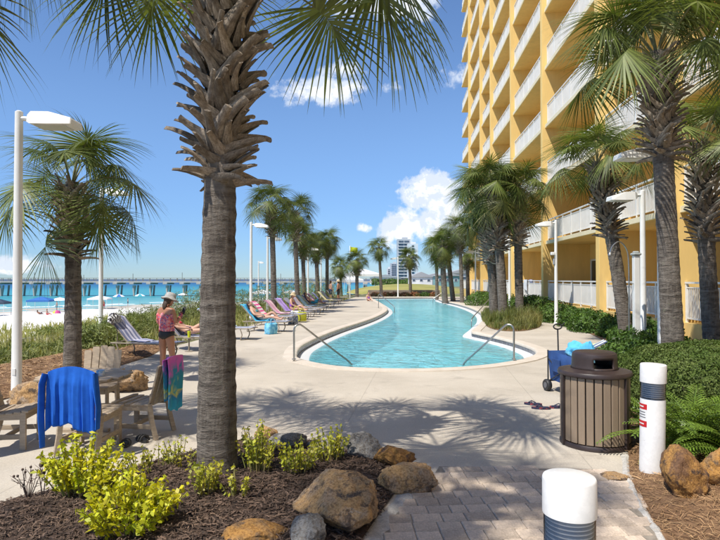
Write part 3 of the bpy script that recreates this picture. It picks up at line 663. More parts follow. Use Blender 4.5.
pal('palm at the right edge with hanging dry boots under its crown', 713, 12.2, 703, 142, .18, .16, 2.1, parts=True, seed=14, nfr=18, bscale=.95, nb=120, fs=.85, spread=.6, skirt=0)
pal('leaning palm between the shower post and the building, trunk curving left', 627, 16, 597, 162, .19, .17, 2.1, seed=17, nfr=20, bscale=1.0, fs=.92, nb=130, spread=.62, skirt=0)
pal('slim upright palm standing just right of the crossed pair by the grassy island', 520, 26.6, 518, 188, .2, .17, 2.6, seed=21, nfr=26, fs=1.05, bscale=1.2)
pal('left palm of the crossed pair by the grassy island', 494, 27.4, 483, 196, .22, .2, 3.2, seed=22, nfr=28, fs=1.1, bscale=1.4, skirt=7)
pal('right palm of the crossed pair by the grassy island, trunk leaning left', 503, 26.2, 492, 186, .22, .2, 2.9, seed=23, nfr=26, fs=1.05, bscale=1.3, skirt=6)
for lb, a in [('palm at the pool far right corner with yellowing lower fronds', (445, 47, 442, 246, .3, .26, 1.8, dict(seed=31, skirt=8, fs=1.05))),
              ('palm leaning left over the pool far right corner, behind the yellowing one', (453, 49, 446, 240, .26, .22, 1.8, dict(seed=32, fs=1.05))),
              ('small palm left of the far right pool corner group', (437, 54, 436, 246, .2, .18, 1.6, dict(seed=33, fs=.95))),
              ('palm with light trunk in front of the far end of the yellow building', (462, 46, 459, 228, .2, .17, 2., dict(seed=34, fs=1.0))),
              ('short palm beside the white balcony end far down the building', (468, 52, 467, 252, .22, .2, 1.6, dict(seed=35, fs=.95))),
              ('thin lone palm standing at the far end of the pool', (381.5, 61, 379, 247, .22, .18, 1.4, dict(seed=36, fs=.95, nfr=22))),
              ('palm in front of the distant white tower', (410.5, 66, 409, 257, .24, .2, 1.4, dict(seed=37, fs=1.0, nfr=24, skirt=6))),
              ('first palm of the seaward row, tallest, beside two white lamps', (274, 31, 271, 203, .20, .17, 1.8, dict(seed=38, fs=1.0))),
              ('second palm of the seaward row, crown lit yellow green', (298, 36, 295, 212, .2, .17, 1.8, dict(seed=39, fs=.98))),
              ('third palm of the seaward row, low crown behind the second', (304.5, 42, 302, 237, .2, .17, 1.6, dict(seed=40, fs=.95))),
              ('fourth palm of the seaward row, dark crown beside a lamp', (318, 48, 316, 244, .22, .2, 1.6, dict(seed=41, fs=.95))),
              ('fifth palm of the seaward row, standing above the two men', (327, 50, 327, 240, .21, .18, 1.6, dict(seed=42, fs=.98))),
              ('small dark palm left of the yellow flag', (341.5, 66, 340, 266, .2, .18, 1.2, dict(seed=43, fs=1.0))),
              ('palm just right of the yellow flag', (357, 60, 357, 260, .24, .22, 1.6, dict(seed=44, fs=1.0)))]:
    kw = dict(nfr=25); kw.update(a[7]); kw['fs'] *= .9; pal(lb, *a[:4], a[4] * .84, a[5] * .82, a[6], **kw)
# ================================================================== SHRUBS, GRASSES, ROCKS
M_hedge = mat('boxwood_leaf', (.075, .12, .022), (.13, .17, .045), rough=.62, scale=3, isl=.4, transl=.2, rnd=.08, spec=.2, third=((.16, .15, .05), 2.5, .58, .75))
M_shrub = mat('shrub_leaf', (.05, .10, .018), (.10, .17, .03), rough=.52, scale=2, isl=.4, transl=.25, rnd=.12, spec=.3)
M_dune = mat('dune_shrub_leaf', (.14, .18, .045), (.23, .25, .075), rough=.6, scale=1.5, isl=.4, transl=.2, rnd=.2)
M_grass = mat('dune_blade', (.22, .24, .06), (.36, .33, .13), rough=.7, scale=.6, isl=.4, transl=.3, world=True)
M_isle = mat('island_blade', (.10, .14, .03), (.24, .22, .07), rough=.6, scale=.8, isl=.4, transl=.3, world=True)
M_coleus = mat('coleus_leaf', (.58, .52, .015), (.40, .46, .02), rough=.5, scale=5, isl=.3, transl=.35, tint=(1.4, 1.4, .4))
M_sparse = mat('sparse_plant_leaf', (.34, .37, .03), (.52, .46, .05), rough=.5, scale=5, isl=.35, transl=.35, tint=(1.4, 1.4, .5))
M_stem = mat('green_stem', (.20, .22, .05), (.28, .22, .09), rough=.7, scale=5)
M_bark = mat('shrub_bark', (.10, .075, .05), rough=.9)
M_fern = mat('coontie_leaf', (.09, .16, .02), (.17, .25, .035), rough=.35, scale=2, isl=.35, rnd=.15, transl=.25)
def blob_points(n, rad, rng, shape=2.0, lump=.14, seed=0., fill=.25, zmin=-.2):
    """points and normals over a lumpy dome of half sizes rad; shape above 2 is boxier"""
    d = rng.normal(0, 1, (n * 2, 3)); d /= np.linalg.norm(d, axis=1)[:, None]; d = d[d[:, 2] > zmin][:n]
    q = (np.abs(d) ** shape).sum(1) ** (-1 / shape); k = np.array([1 + lump * mnoise.noise(Vector(v) * 2.6 + Vector((seed, seed * 2, 0))) + lump * .6 * mnoise.noise(Vector(v) * 6.5 + Vector((seed, 0, seed))) for v in d])
    f = 1 - fill * rng.random(len(d)) ** 2.2
    return d * (q * k * f)[:, None] * np.array(rad), d
def shrub(name, label, cat, loc, rad, n, m, leaf=(.05, .03), seed=0, shape=2.2, lump=.16, fill=.3, group=None, rz=0., jit=.7):
    rng = np.random.default_rng(seed + 50); root = thing(name, label, cat, loc, rz, group)
    P, N = blob_points(n, rad, rng, shape, lump, seed * 1.7, fill); P[:, 2] = np.maximum(P[:, 2] + rad[2] * .12, .01)
    V, F = leaves(P, N, np.full(len(P), leaf[0]), np.full(len(P), leaf[1]), .2, jit, rng)
    link('foliage', arr_mesh('foliage', V, F, m), root)
    mb = MB()                     # woody core and stems keep the inside dark and closed
    for i in range(7):
        a = i * .9 + seed; e = Vector((math.cos(a) * rad[0] * .6, math.sin(a) * rad[1] * .6, rad[2] * .75)); mb.tube([(e.x * .1, e.y * .1, -.08), e * .5, e], [.02, .014, .006], 5)
    mb.build('stems', M_bark, root); return root
def dense(root, rad, n, m, leaf, seed, shape):
    rng = np.random.default_rng(seed); P, N = blob_points(n, np.array(rad) * .9, rng, shape, .08, seed, .1); P[:, 2] = np.maximum(P[:, 2] + rad[2] * .1, .01)
    V, F = leaves(P, N, np.full(len(P), leaf), np.full(len(P), leaf * .8), .1, .4, rng); return V, F
h = shrub('clipped_hedge', 'clipped rounded boxwood hedge with tiny leaves beside the slatted bin', 'hedge', (5.62, 8.2, .03), (1.8, 1.35, .84), 52000, M_hedge, (.034, .022), 4, 3.2, .07, .07, jit=.75)
V, F = dense(h, (1.8, 1.35, .84), 16000, M_hedge, .07, 4, 3.2); link('inner_foliage', arr_mesh('inner_foliage', V, F, M_hedge), h)
SH = [('loose green shrub behind the bin beside the blue wagon', (5.4, 11.2), (.65, .9, .62), 5200), ('bright leafy shrub left of the shower post', (6.25, 12.9), (.75, .9, .6), 5200), ('dark shrub at the foot of the right edge palm', (7.5, 11.2), (.9, .9, .55), 4500),
      ('shrub between the shower post and the mossy palm', (7.2, 13.8), (.8, .9, .62), 4500), ('round shrub at the foot of the leaning palm', (8.0, 16.2), (.8, 1.0, .62), 4200), ('clipped shrub just left of the leaning palm below the white fence', (8.5, 18.4), (.75, 1., .62), 4000),
      ('round clipped shrub below the white fence, between two others', (8.4, 20.6), (.75, 1., .62), 3600), ('rounded shrub below the lamp with the floodlight', (8.75, 22.8), (.75, 1., .66), 3400), ('dark leafy shrub beside the lamp with the floodlight', (8.75, 25.2), (.9, 1.1, .75), 3400),
      ('tall dark shrub right of the grassy island', (8.35, 27.4), (1.0, 1.1, .95), 3600), ('shrub against the yellow wall behind the grassy island', (9.05, 30.2), (.9, 1.1, .85), 3000), ('low shrub along the wall beyond the grassy island', (9.3, 33.5), (.8, 1.2, .7), 2400),
      ('shrub by the wall next to the far handrail', (9.5, 37), (.9, 1.3, .8), 2200), ('round green shrub by the far deck corner', (8.6, 41), (1.0, 1.2, .85), 2400), ('shrub near the short palm by the balcony end', (10.2, 44), (1., 1.5, .8), 2000), ('last low shrub along the far wall', (10.6, 49), (.9, 1.8, .7), 1800),
      ('dense shrub behind the clipped hedge at the right edge', (6.9, 9.9), (.9, .8, .75), 4200)]
for i, (lb, (x, y), rad, n) in enumerate(SH):
    shrub('green_shrub', lb, 'shrub', (x, y, .04), rad, n, M_shrub, (.085, .042) if y < 16 else (.11, .06), i + 10, 2.3, .24, .45, 'shrubs planted along the building', jit=.8)
# coontie plants: each frond a feather of narrow leaflets
def fern_frond(seed):
    r = random.Random(seed); mb = MB(); n = 26; pts = [Vector((0, 0, 0))]; e = R(66)
    for i in range(n): pts.append(pts[-1] + Vector((math.cos(e), 0, math.sin(e))) * .028); e -= .055
    mb.tube(pts[::3], .004, 4)
    for i in range(4, n):
        t = (pts[i] - pts[i - 1]).normalized(); L = .105 * math.sin(math.pi * (i / n * .82 + .12)) * r.uniform(.9, 1.1)
        for s in (-1, 1):
            d = (Vector((0, s, 0)) * .85 + t * .5 + Vector((0, 0, .18))).normalized(); p = pts[i]; w = .0085; q = t * w
            mb.add([p - q, p + d * L * .5 - q * 1.1 + Vector((0, 0, .004)), p + d * L - Vector((0, 0, .012)), p + d * L * .5 + q * 1.1], [(0, 1, 2, 3)])
    return mb.mesh('frond', M_fern, False)
FERN = [fern_frond(i) for i in range(4)]
for i, (lb, (x, y), sc, n) in enumerate([('feathery fern plant spilling over beside the white bollard', (3.50, 6.15), 1.2, 60), ('feathery fern plant right of the first, above the tan rock', (3.80, 5.75), 1.15, 56), ('feathery fern plant cut by the right picture edge', (4.1, 6.35), 1.2, 56), ('small fern plant tucked between hedge and bollard', (3.5, 6.85), .95, 36)]):
    root = thing('fern_plant', lb, 'fern', (x, y, .05), 0, 'feathery ferns by the hedge'); r = random.Random(i)
    for j in range(n):
        link('frond', FERN[j % 4], root, (r.uniform(-.08, .08), r.uniform(-.08, .08), 0), (r.uniform(-.3, .3), r.uniform(-.35, .5), j * 2.4 + r.uniform(-.3, .3)), sc * r.uniform(.7, 1.15))
# front bed: yellow coleus and thin yellow green plants
def bed_plant(name, label, cat, loc, rad, hgt, ns, nl, m, leaf, seed, group=None, up=.3):
    r = random.Random(seed); rng = np.random.default_rng(seed); root = thing(name, label, cat, loc, 0, group); mb = MB(); P = []; N = []
    for i in range(ns):
        a = r.uniform(0, 6.28); q = math.sqrt(r.random()) * rad; b = Vector((math.cos(a) * q * .55, math.sin(a) * q * .55, -.03)); hh = hgt * r.uniform(.55, 1.1) * (1 - .35 * (q / rad) ** 2)
        t = Vector((math.cos(a) * q * r.uniform(.9, 1.3), math.sin(a) * q * r.uniform(.9, 1.3), hh)); m_ = b.lerp(t, .5) + Vector((0, 0, hh * .08)); mb.tube([b, m_, t], [.006, .005, .003], 5)
        for j in range(nl):
            f = .25 + .75 * (j + r.random()) / nl; c = (b * (1 - f) ** 2 + m_ * 2 * f * (1 - f) + t * f * f); g = j * 2.4 + r.random()
            o = leaf * r.uniform(.25, .6); P.append(c + Vector((math.cos(g) * o, math.sin(g) * o, r.uniform(-.01, .02)))); N.append((math.cos(g) * .7, math.sin(g) * .7, up + .5))
    P = np.array(P); V, F = leaves(P, np.array(N, float), np.full(len(P), leaf), np.full(len(P), leaf * .62), .28, .45, rng)
    mb.build('stems', M_stem, root); link('foliage', arr_mesh('foliage', V, F, m), root); return root
def bz(x, y): return fL(x, y) - .005
for i, (lb, px, py, rad, hg, ns, nl) in enumerate([('larger bushy yellow coleus in front of the blue draped chair', 84, 503, .33, .48, 64, 22), ('lower yellow coleus nearest the picture bottom', 133, 541, .32, .38, 62, 22), ('middle yellow coleus joining the two bigger clumps', 112, 520, .20, .34, 26, 14)]):
    p = at(px, py); bed_plant('coleus_plant', lb, 'plant', (p.x, p.y, bz(p.x, p.y)), rad, hg, ns, nl, M_coleus, .050, 70 + i, 'yellow coleus in the front bed')
for i, (lb, px, py, rad, hg, ns, nl) in enumerate([('thin yellow green plant right behind the nearest palm trunk', 258, 481, .19, .46, 34, 14), ('short thin plant at the left foot of the nearest palm trunk', 205, 505, .17, .30, 24, 12), ('thin plant between the nearest trunk and the largest rock', 297, 482, .19, .34, 28, 12),
                                                   ('thin plant beside the grey rock at the bed edge', 330, 470, .18, .36, 28, 13), ('thin plant right in front of the nearest palm trunk', 238, 508, .12, .26, 10, 8), ('straggly plants by the bed edge left of the nearest trunk', 178, 474, .17, .30, 16, 8), ('straggly plant behind the yellow coleus', 140, 484, .16, .26, 12, 7), ('sparse stems at the back of the bed by the black sandals', 158, 474, .14, .24, 9, 6)]):
    p = at(px, py); bed_plant('thin_plant', lb, 'plant', (p.x, p.y, bz(p.x, p.y)), rad, hg, ns, nl, M_sparse, .042, 90 + i, 'thin plants in the front bed', .1)
M_dead = mat('dead_twig', (.09, .06, .05), (.14, .09, .07), rough=.9)
for i, (lb, px, py, hg) in enumerate([('dry leafless twiggy plant at the left end of the bed', 28, 502, .30), ('dry brown seed stalk left of the yellow coleus', 43, 499, .34)]):
    p = at(px, py); root = thing('dead_plant', lb, 'plant', (p.x, p.y, bz(p.x, p.y))); r = random.Random(i + 3); mb = MB(); hd = MB()
    for j in range(9 if i == 0 else 3):
        a = j * 2.4; t = Vector((math.cos(a) * .16 * r.random(), math.sin(a) * .1, hg * r.uniform(.6, 1))) if i == 0 else Vector((r.uniform(-.03, .03), 0, hg * (1 - .2 * j)))
        mb.tube([(0, 0, -.03), t * .5 + Vector((r.uniform(-.03, .03), 0, 0)), t], [.006, .004, .002], 4); hd.ball(t, .012 if i == 0 else .022, 6, 5)
        for q in range(3): s_ = t * r.uniform(.4, .9); mb.tube([s_, s_ + Vector((r.uniform(-.08, .08), r.uniform(-.05, .05), r.uniform(-.02, .07)))], [.003, .0015], 4)
    mb.build('stems', M_dead, root); hd.build('seed_heads', M_dead, root)
# grassy island, dune grasses, dune shrubs
def scatter(poly, n, ok=None):
    xs = [p[0] for p in poly]; ys = [p[1] for p in poly]; out = np.zeros((0, 2))
    while len(out) < n:
        x = RNG.uniform(min(xs), max(xs), n * 2); y = RNG.uniform(min(ys), max(ys), n * 2); k = inpoly(x, y, poly)
        if ok is not None: k &= ok(x, y)
        out = np.vstack([out, np.column_stack([x[k], y[k]])])
    return out[:n]
Q = scatter(ISLE, 9000); P = np.column_stack([Q, fI(Q[:, 0], Q[:, 1])]); clump = np.array([mnoise.noise(Vector((a * .8, b * .8, 3))) for a, b in Q])
V, F = blades(P, np.clip(.36 + clump * .8, .08, .8), np.full(len(P), .017), .5); stuff(link('ornamental_grass', arr_mesh('ornamental_grass', V, F, M_isle)), 'tufted grass round the crossed palms on the pool island', 'grass')
DUNE = [(-42, 0), (-46, 30), (-33, 62), (-9, 62), (-1.2, 56), (-1.7, 52), (-3.1, 39), (-4.1, 30), (-5.1, 21), (-5.6, 17.8), (-7.3, 16.6), (-8.1, 12.4), (-8.3, 8), (-9, 3), (-10, -2)]
def dune_ok(x, y):
    d = dpoly(x, y, EDGE, False); g = np.array([mnoise.noise(Vector((a * .22, b * .22, 1))) for a, b in zip(x, y)]); return (RNG.random(len(x)) < np.clip(1.25 - d / 17 + g * .9, 0, 1)) & (np.hypot(x, y) < 60)
Q = scatter(DUNE, 30000, dune_ok); z, _, _ = ground_h(Q[:, 0], Q[:, 1]); P = np.column_stack([Q, z - .03]); g = np.array([mnoise.noise(Vector((a * .5, b * .5, 9))) for a, b in Q])
V, F = blades(P, np.clip(.48 + g * .5, .2, 1.0), .012 + .0011 * np.hypot(Q[:, 0], Q[:, 1]), .42); stuff(link('dune_grass', arr_mesh('dune_grass', V, F, M_grass)), 'dune grass and sea oats between the deck and the white beach', 'grass')
DS = [('dune bush beside the second white lamp pole', 112, 18.5, 1.3, .85), ('tall grassy dune bush just right of the left palm trunk', 96, 15.5, .9, .75), ('dune bush behind the woman in the sun hat', 148, 24, 1.6, .95), ('spiky dune bush left of the nearest trunk, above the sunbather', 196, 29, 2., 1.5), ('dune bush above the striped lounger', 128, 21.5, 1.4, .8), ('dune bush at the very left behind the lamp pole', 40, 17, 1.3, .35), ('low dune bush left of the lamp pole', 4, 14.5, 1., .3),
      ('dune bush right of the nearest trunk by the first seaward lamp', 258, 34, 1.8, 1.6), ('dune bush between the first two seaward palms', 285, 40, 2.2, 1.9), ('dune bush behind the seaward loungers', 308, 48, 2.4, 2.), ('far dune bush by the two standing men', 322, 58, 2.6, 2.), ('dune bush hugging the beach side of the nearest trunk', 218, 36, 2.3, 1.7), ('pale dune bush on the sand at left', 62, 26, 1.2, .5), ('far dune bush below the pier', 172, 42, 2., .9)]
for i, (lb, px, d, w, hg) in enumerate(DS):
    x = gx(px, d); z = float(ground_h(np.array([x]), np.array([d]))[0][0]); root = shrub('dune_bush', lb, 'bush', (x, d, z), (w, w * .8, hg), 3600, M_dune, (.22, .026), i + 60, 2., .4, .6, 'bushes on the dune', jit=1.)
# small lawn patch beside the loungers
lp = [at(108, 353)[:2], at(133, 347)[:2], at(130, 338)[:2], at(112, 340)[:2]]
M_lawn = mat('lawn', (.10, .17, .02), (.15, .22, .03), rough=.9, scale=4, world=True, bump=.5, bscale=60)
struct(sheet('lawn', smooth_loop(lp, 4), [], lambda x, y: .06, M_lawn))
Q = scatter(smooth_loop(lp, 4), 3500); V, F = blades(np.column_stack([Q, np.full(len(Q), .05)]), np.full(len(Q), .08), np.full(len(Q), .012), .4)
stuff(link('lawn_grass', arr_mesh('lawn_grass', V, F, mat('lawn_blade', (.12, .20, .02), (.18, .26, .03), isl=.3, transl=.3))), 'short bright lawn grass beside the striped lounger', 'grass')

# rocks
def rock_mat(name, a, b, c3, c4):
    m = bpy.data.materials.new(name); m.use_nodes = True; k = NT(m.node_tree); k.n.clear(); v = k.node('ShaderNodeTexCoord').outputs['Object']
    col = k.mix(k.ramp(k.noise(v, 4.5, 8, .65, .6), .42, .6), a, b); col = k.mix(k.ramp(k.noise(v, 7, 8, .7, .4), .52, .64), col, c3); col = k.mix(k.ramp(k.noise(v, 2.6, 7, .7, 1.), .55, .66), col, c4)
    col = k.mix(k.ramp(k.noise(v, 60, 3, .6), .3, .62), k.mix(1., col, (.55, .5, .45), 'MULTIPLY'), col)
    hh = k.math('ADD', k.noise(v, 14, 8, .68, .3), k.math('MULTIPLY', k.noise(v, 70, 4, .6), .3)); bp = k.node('ShaderNodeBump', Strength=.9, Distance=.035, Height=hh)
    p = k.node('ShaderNodeBsdfPrincipled', Base_Color=col, Roughness=.92); k.l.new(bp.outputs[0], p.inputs['Normal']); k.l.new(p.outputs[0], k.node('ShaderNodeOutputMaterial').inputs[0]); return m
MR_or = rock_mat('rock_orange', (.50, .26, .07), (.36, .22, .10), (.17, .12, .08), (.36, .30, .24))
MR_tan = rock_mat('rock_tan', (.52, .32, .14), (.40, .285, .18), (.11, .08, .06), (.52, .43, .34))
MR_grey = rock_mat('rock_grey', (.30, .29, .27), (.20, .19, .17), (.09, .085, .08), (.42, .40, .36))
MR_dk = rock_mat('rock_dark', (.42, .22, .06), (.19, .10, .05), (.09, .06, .05), (.44, .25, .07))
def rock(label, loc, size, m, seed, rz=0., cuts=13, bury=.22, lump=.22):
    r = random.Random(seed); bm = bmesh.new(); bmesh.ops.create_icosphere(bm, subdivisions=5, radius=1)
    pl = [(Vector((r.gauss(0, 1), r.gauss(0, 1), r.gauss(0, .8))).normalized(), r.uniform(.6, .86)) for _ in range(cuts)]
    for v in bm.verts:
        p = v.co.copy(); p *= 1 + lump * nz(p, 1.3, seed) 
        for n_, d_ in pl:
            q = p.dot(n_) - d_
            if q > 0: p -= n_ * q * .86
        p *= 1 + .10 * nz(p, 3.0, seed + 3) + .055 * nz(p, 7, seed) + .03 * abs(nz(p, 14, seed)) + .014 * nz(p, 30, seed)
        v.co = Vector((p.x * size[0], p.y * size[1], p.z * size[2]))
    zmin = min(v.co.z for v in bm.verts)
    for v in bm.verts: v.co.z += -zmin * (1 - bury) - 0
    me = bpy.data.meshes.new('rock'); bm.to_mesh(me); bm.free(); me.materials.append(m); me.polygons.foreach_set('use_smooth', [True] * len(me.polygons))
    o = link('rock', me, None, loc, (0, 0, rz)); tag(o, label, 'rock', 'boulders edging the beds'); return o
def rk(label, px, py, size, m, seed, **kw): p = at(px, py); return rock(label, (p.x, p.y, 0), size, m, seed, **kw)
rk('largest tan and orange boulder at the tip of the mulch bed', 341, 524, (.34, .38, .23), MR_tan, 4, rz=.9, bury=.3)
rk('flat tan boulder beside the pavers, right of the largest one', 408, 489, (.31, .20, .16), MR_tan, 9, rz=-.3)
rk('pale grey lichen covered rock behind the two tan boulders', 364, 463, (.23, .16, .17), MR_grey, 12)
rk('dark brown rock behind the flat tan boulder', 395, 468, (.23, .15, .12), MR_dk, 14)
rk('smooth grey rock at the back edge of the bed', 288, 453, (.22, .13, .13), MR_grey, 16, lump=.1)
rk('dark grey rock between the smooth grey rock and the lichen rock', 328, 457, (.26, .15, .12), MR_grey, 18)
rk('light tan rock at the bed edge just right of the nearest trunk', 268, 441, (.16, .10, .12), MR_tan, 20)
rk('orange rock at the bottom picture edge', 256, 548, (.22, .17, .13), MR_or, 22)
rk('rough grey rock at the bottom edge right of the orange one', 306, 552, (.16, .17, .13), MR_grey, 24)
rk('pointed orange and dark brown boulder below the white bollard', 682, 497, (.25, .21, .26), MR_dk, 27, rz=.9, bury=.25)
rk('orange boulder cut by the right picture edge', 722, 489, (.24, .20, .22), MR_or, 29)
rk('small flat sandstone slab set into the paving near the bin', 615, 478, (.12, .13, .03), MR_tan, 31, bury=.4)
rk('long low yellowish rock behind the left chair', 38, 407, (.42, .25, .22), MR_tan, 33, rz=.3)
rk('orange rock left of the draped chair under the table', 58, 398, (.2, .16, .2), MR_or, 35)
rk('grey and tan boulder behind the chair with the beach towel', 122, 391, (.5, .3, .2), MR_tan, 37)
rk('small brown stone between the table and the boulder', 104, 392, (.2, .16, .17), MR_dk, 39)
# ================================================================== FURNITURE AND OBJECTS ON THE DECK
def cloned(o, parent=None):
    c = o.copy(); COL.objects.link(c); c.parent = parent
    for ch in [x for x in o.children]: cloned(ch, c)
    return c
M_wood = mat('weathered_wood', (.47, .375, .265), (.37, .29, .205), rough=.75, scale=3, stretch=(2, 2, 14), rnd=.12, bump=.25, bscale=20, bdist=.004, fine=(40, .12))
def make_chair(label, loc, rz):
    t = thing('wooden_chair', label, 'chair', loc, rz, 'wooden chairs round the table')
    for i in range(6):
        x = .235 - i * .082; z = .43 - .028 * math.sin(i / 5 * 2.2) ; link('seat_slat', CH['seat'], t, (x, 0, z), (0, R(4 - i * 3.2 + 2), 0))
    for s in (-1, 1):
        link('leg', CH['fleg'], t, (.21, s * .225, 0)); link('leg', CH['bleg'], t, (-.20, s * .225, 0))
        link('apron', CH['apron'], t, (0, s * .225, .375)); link('stretcher', CH['str'], t, (0, s * .225, .15))
    link('stretcher', CH['cross'], t, (.02, 0, .15)); link('apron', CH['fapron'], t, (.225, 0, .375)); link('back_rail', CH['cross'], t, (-.205, 0, .50), None, (1, 1.0, 1.3))
    for j in range(5):
        k = j - 2; L = .555 - .016 * k * k; o = link('back_slat', CH['bslat'], t, (-.215 + .012 * abs(k), k * .097, .40), (R(-k * .9), R(-17), 0), (1, 1, L / .55))
    return t
def bmesh_box(d, ch, m, off=(0, 0, 0), name='part'):
    return MB().box(off, d, ch=ch).mesh(name, m, False)
CH = dict(seat=bmesh_box((.072, .50, .024), .005, M_wood, name='seat_slat'), fleg=bmesh_box((.065, .035, .42), .005, M_wood, (0, 0, .21), 'leg'), apron=bmesh_box((.44, .028, .075), .005, M_wood, name='apron'), fapron=bmesh_box((.028, .41, .075), .005, M_wood, name='apron'),
          str=bmesh_box((.46, .026, .055), .005, M_wood, name='stretcher'), cross=bmesh_box((.03, .42, .05), .005, M_wood, name='stretcher'))
mb = MB(); mb.tube([(-.09, 0, 0), (-.03, 0, .22), (0, 0, .42)], [.034, .036, .036], 4, True); CH['bleg'] = mb.mesh('leg', M_wood, False)
mb = MB(); vs = []
for z, w, x in ((0, .042, 0), (.2, .046, -.004), (.4, .049, 0), (.51, .050, .008), (.538, .046, .01), (.55, .034, .011)): vs += [(x - .011, -w, z), (x + .011, -w, z), (x + .011, w, z), (x - .011, w, z)]
mb.add(vs, [(i * 4 + j, i * 4 + (j + 1) % 4, i * 4 + 4 + (j + 1) % 4, i * 4 + 4 + j) for i in range(5) for j in range(4)] + [(0, 3, 2, 1), (20, 21, 22, 23)]); CH['bslat'] = mb.mesh('back_slat', M_wood, False)
CB = (-3.02, 6.42)
make_chair('wooden chair with its back to the viewer, draped with the blue garment', (*CB, 0), R(86))
make_chair('wooden chair facing the viewer behind the round table', (-3.68, 7.95, 0), R(-84))
make_chair('wooden chair at right of the table with a colourful towel on its back', (-2.66, 7.02, 0), R(172))
make_chair('wooden chair cut off by the left picture edge', (-3.98, 6.55, 0), R(8))
# round table
t = thing('round_table', 'low round wooden table between the four chairs', 'table', (-3.42, 7.12, 0))
for i in range(7):
    y = -.45 + i * .15; w = math.sqrt(max(.02, .53 ** 2 - y * y)); MB().box((0, y, .70), (2 * w, .142, .026), ch=.004).build('top_slat', M_wood, t, False)
MB().lathe([(.50, .66), (.53, .665), (.53, .684), (.50, .686)], 40).build('top_ring', M_wood, t)
MB().lathe([(.05, .03), (.05, .66)], 12).build('pedestal', M_wood, t); MB().box((0, 0, .02), (.6, .08, .04), ch=.005).box((0, 0, .024), (.08, .6, .044), ch=.005).build('foot', M_wood, t, False)
tag(MB().lathe([(.045, .0), (.05, .06), (.047, .065), (.04, .06)], 16).build('cup', mat('cup_blue', (.1, .4, .7), (.8, .8, .8), scale=20), None, loc=(-3.2, 7.05, .713)), 'small blue and white cup on the round table', 'cup')
# blue garment over the chair back
M_blue = mat('blue_cloth', (.018, .13, .56), (.014, .105, .48), rough=.85, scale=9, bump=.3, bscale=260, bdist=.002, spec=.2)
def drape(name, label, cat, m, top, half, back_len, front_len, yaw, folds=7, amp=.022, lean=.30, arch=.05, seed=1, th=.012, flare=0.):
    """cloth over a chair back; local x across, -y is the outer side"""
    root = thing(name, label, cat, top, yaw); nv, nu = 34, 41; r = random.Random(seed); ph = [r.uniform(0, 6) for _ in range(4)]
    def fn(u, v):
        s = v * (back_len + front_len); uu = (u - .5) * 2; z0 = -arch * uu * uu
        if s < front_len: d = front_len - s; y = .03 + .012 * math.sin(u * folds * 5 + ph[0]) + d * -.05; z = -d + z0; k = min(1, d / .2)
        else:
            d = s - front_len; y = -.028 - d * -lean * .12; z = -d * (1 - .07 * math.sin(u * 4 + ph[1]) - .03 * math.sin(u * 17)) + z0; k = min(1, d / .16)
            y -= k * amp * (1 + (1.2 * math.sin(u * folds * 5.2 + ph[2] + 2.2 * nz((u * 2.2, seed, 0)) + .5 * d) + .6 * math.sin(u * folds * 11 + ph[3] + d)) * (.45 + .75 * abs(nz((u * 3.1, seed + 5, d * .6)))) * (.35 + d))
        if abs(s - front_len) < .03: z += .012
        x = uu * half * (1 + flare * k * (abs(s - front_len) / max(back_len, .01))) + .012 * nz((uu * 2, v * 3, seed))
        return Vector((x, y, z))
    mb = MB(); mb.grid(fn, nu, nv); o = mb.build('cloth', m, root); md = o.modifiers.new('thickness', 'SOLIDIFY'); md.thickness = th * .4; return root, fn
cyaw = R(-4); bt = Vector((CB[0], CB[1], 0)) + Matrix.Rotation(R(86), 3, 'Z') @ Vector((-.385, 0, .965))
g, fn = drape('blue_garment', 'bright blue long sleeved garment hung over the nearest chair back', 'garment', M_blue, bt + Vector((.015, 0, 0)), .255, .63, .14, cyaw, 6, .027, .3, .06, 4, flare=.06)
def sleeve(sx, L, wob):
    mb = MB(); mb.tube([(sx * .27, -.05, -.06), (sx * .29, -.075, -.16), (sx * (.295 + wob), -.085, -.16 - L * .5), (sx * (.285 + wob), -.08, -.16 - L)], [.05, .058, .05, .042], 14, True, .35)
    mb.v = [(v[0] + .006 * math.sin(v[2] * 40), v[1] + .008 * math.sin(v[2] * 31 + v[0] * 60), v[2]) for v in mb.v]; mb.build('sleeve', M_blue, g)
sleeve(-1, .66, -.01); sleeve(1, .46, .03)
def towel_mat(name, cols, scale, ns=3.):
    m = bpy.data.materials.new(name); m.use_nodes = True; k = NT(m.node_tree); k.n.clear(); v = k.node('ShaderNodeTexCoord').outputs['Object']
    n = k.noise(v, ns, 3, .5, .8); zc = k.node('ShaderNodeSeparateXYZ', Vector=v).outputs[2]; f = k.math('ADD', k.math('MULTIPLY', zc, -scale), k.math('MULTIPLY', k.math('SUBTRACT', n, .5), 1.1))
    rp = k.n.new('ShaderNodeValToRGB'); k.l.new(f, rp.inputs[0]); e = rp.color_ramp.elements
    while len(e) < len(cols): e.new(.5)
    for i, c in enumerate(cols): e[i].position = i / (len(cols) - 1); e[i].color = (*c, 1)
    b = k.node('ShaderNodeBump', Strength=.4, Distance=.004, Height=k.noise(v, 220, 2)); p = k.node('ShaderNodeBsdfPrincipled', Base_Color=rp.outputs[0], Roughness=.9); k.l.new(b.outputs[0], p.inputs['Normal'])
    k.l.new(p.outputs[0], k.node('ShaderNodeOutputMaterial').inputs[0]); return m
M_tow = towel_mat('beach_towel_print', [(.70, .15, .48), (.62, .12, .50), (.05, .25, .40), (.03, .30, .38), (.55, .55, .15), (.03, .20, .40), (.03, .30, .45)], 1.7, 6)
bt2 = Vector((-2.66, 7.02, 0)) + Matrix.Rotation(R(172), 3, 'Z') @ Vector((-.385, 0, .965))
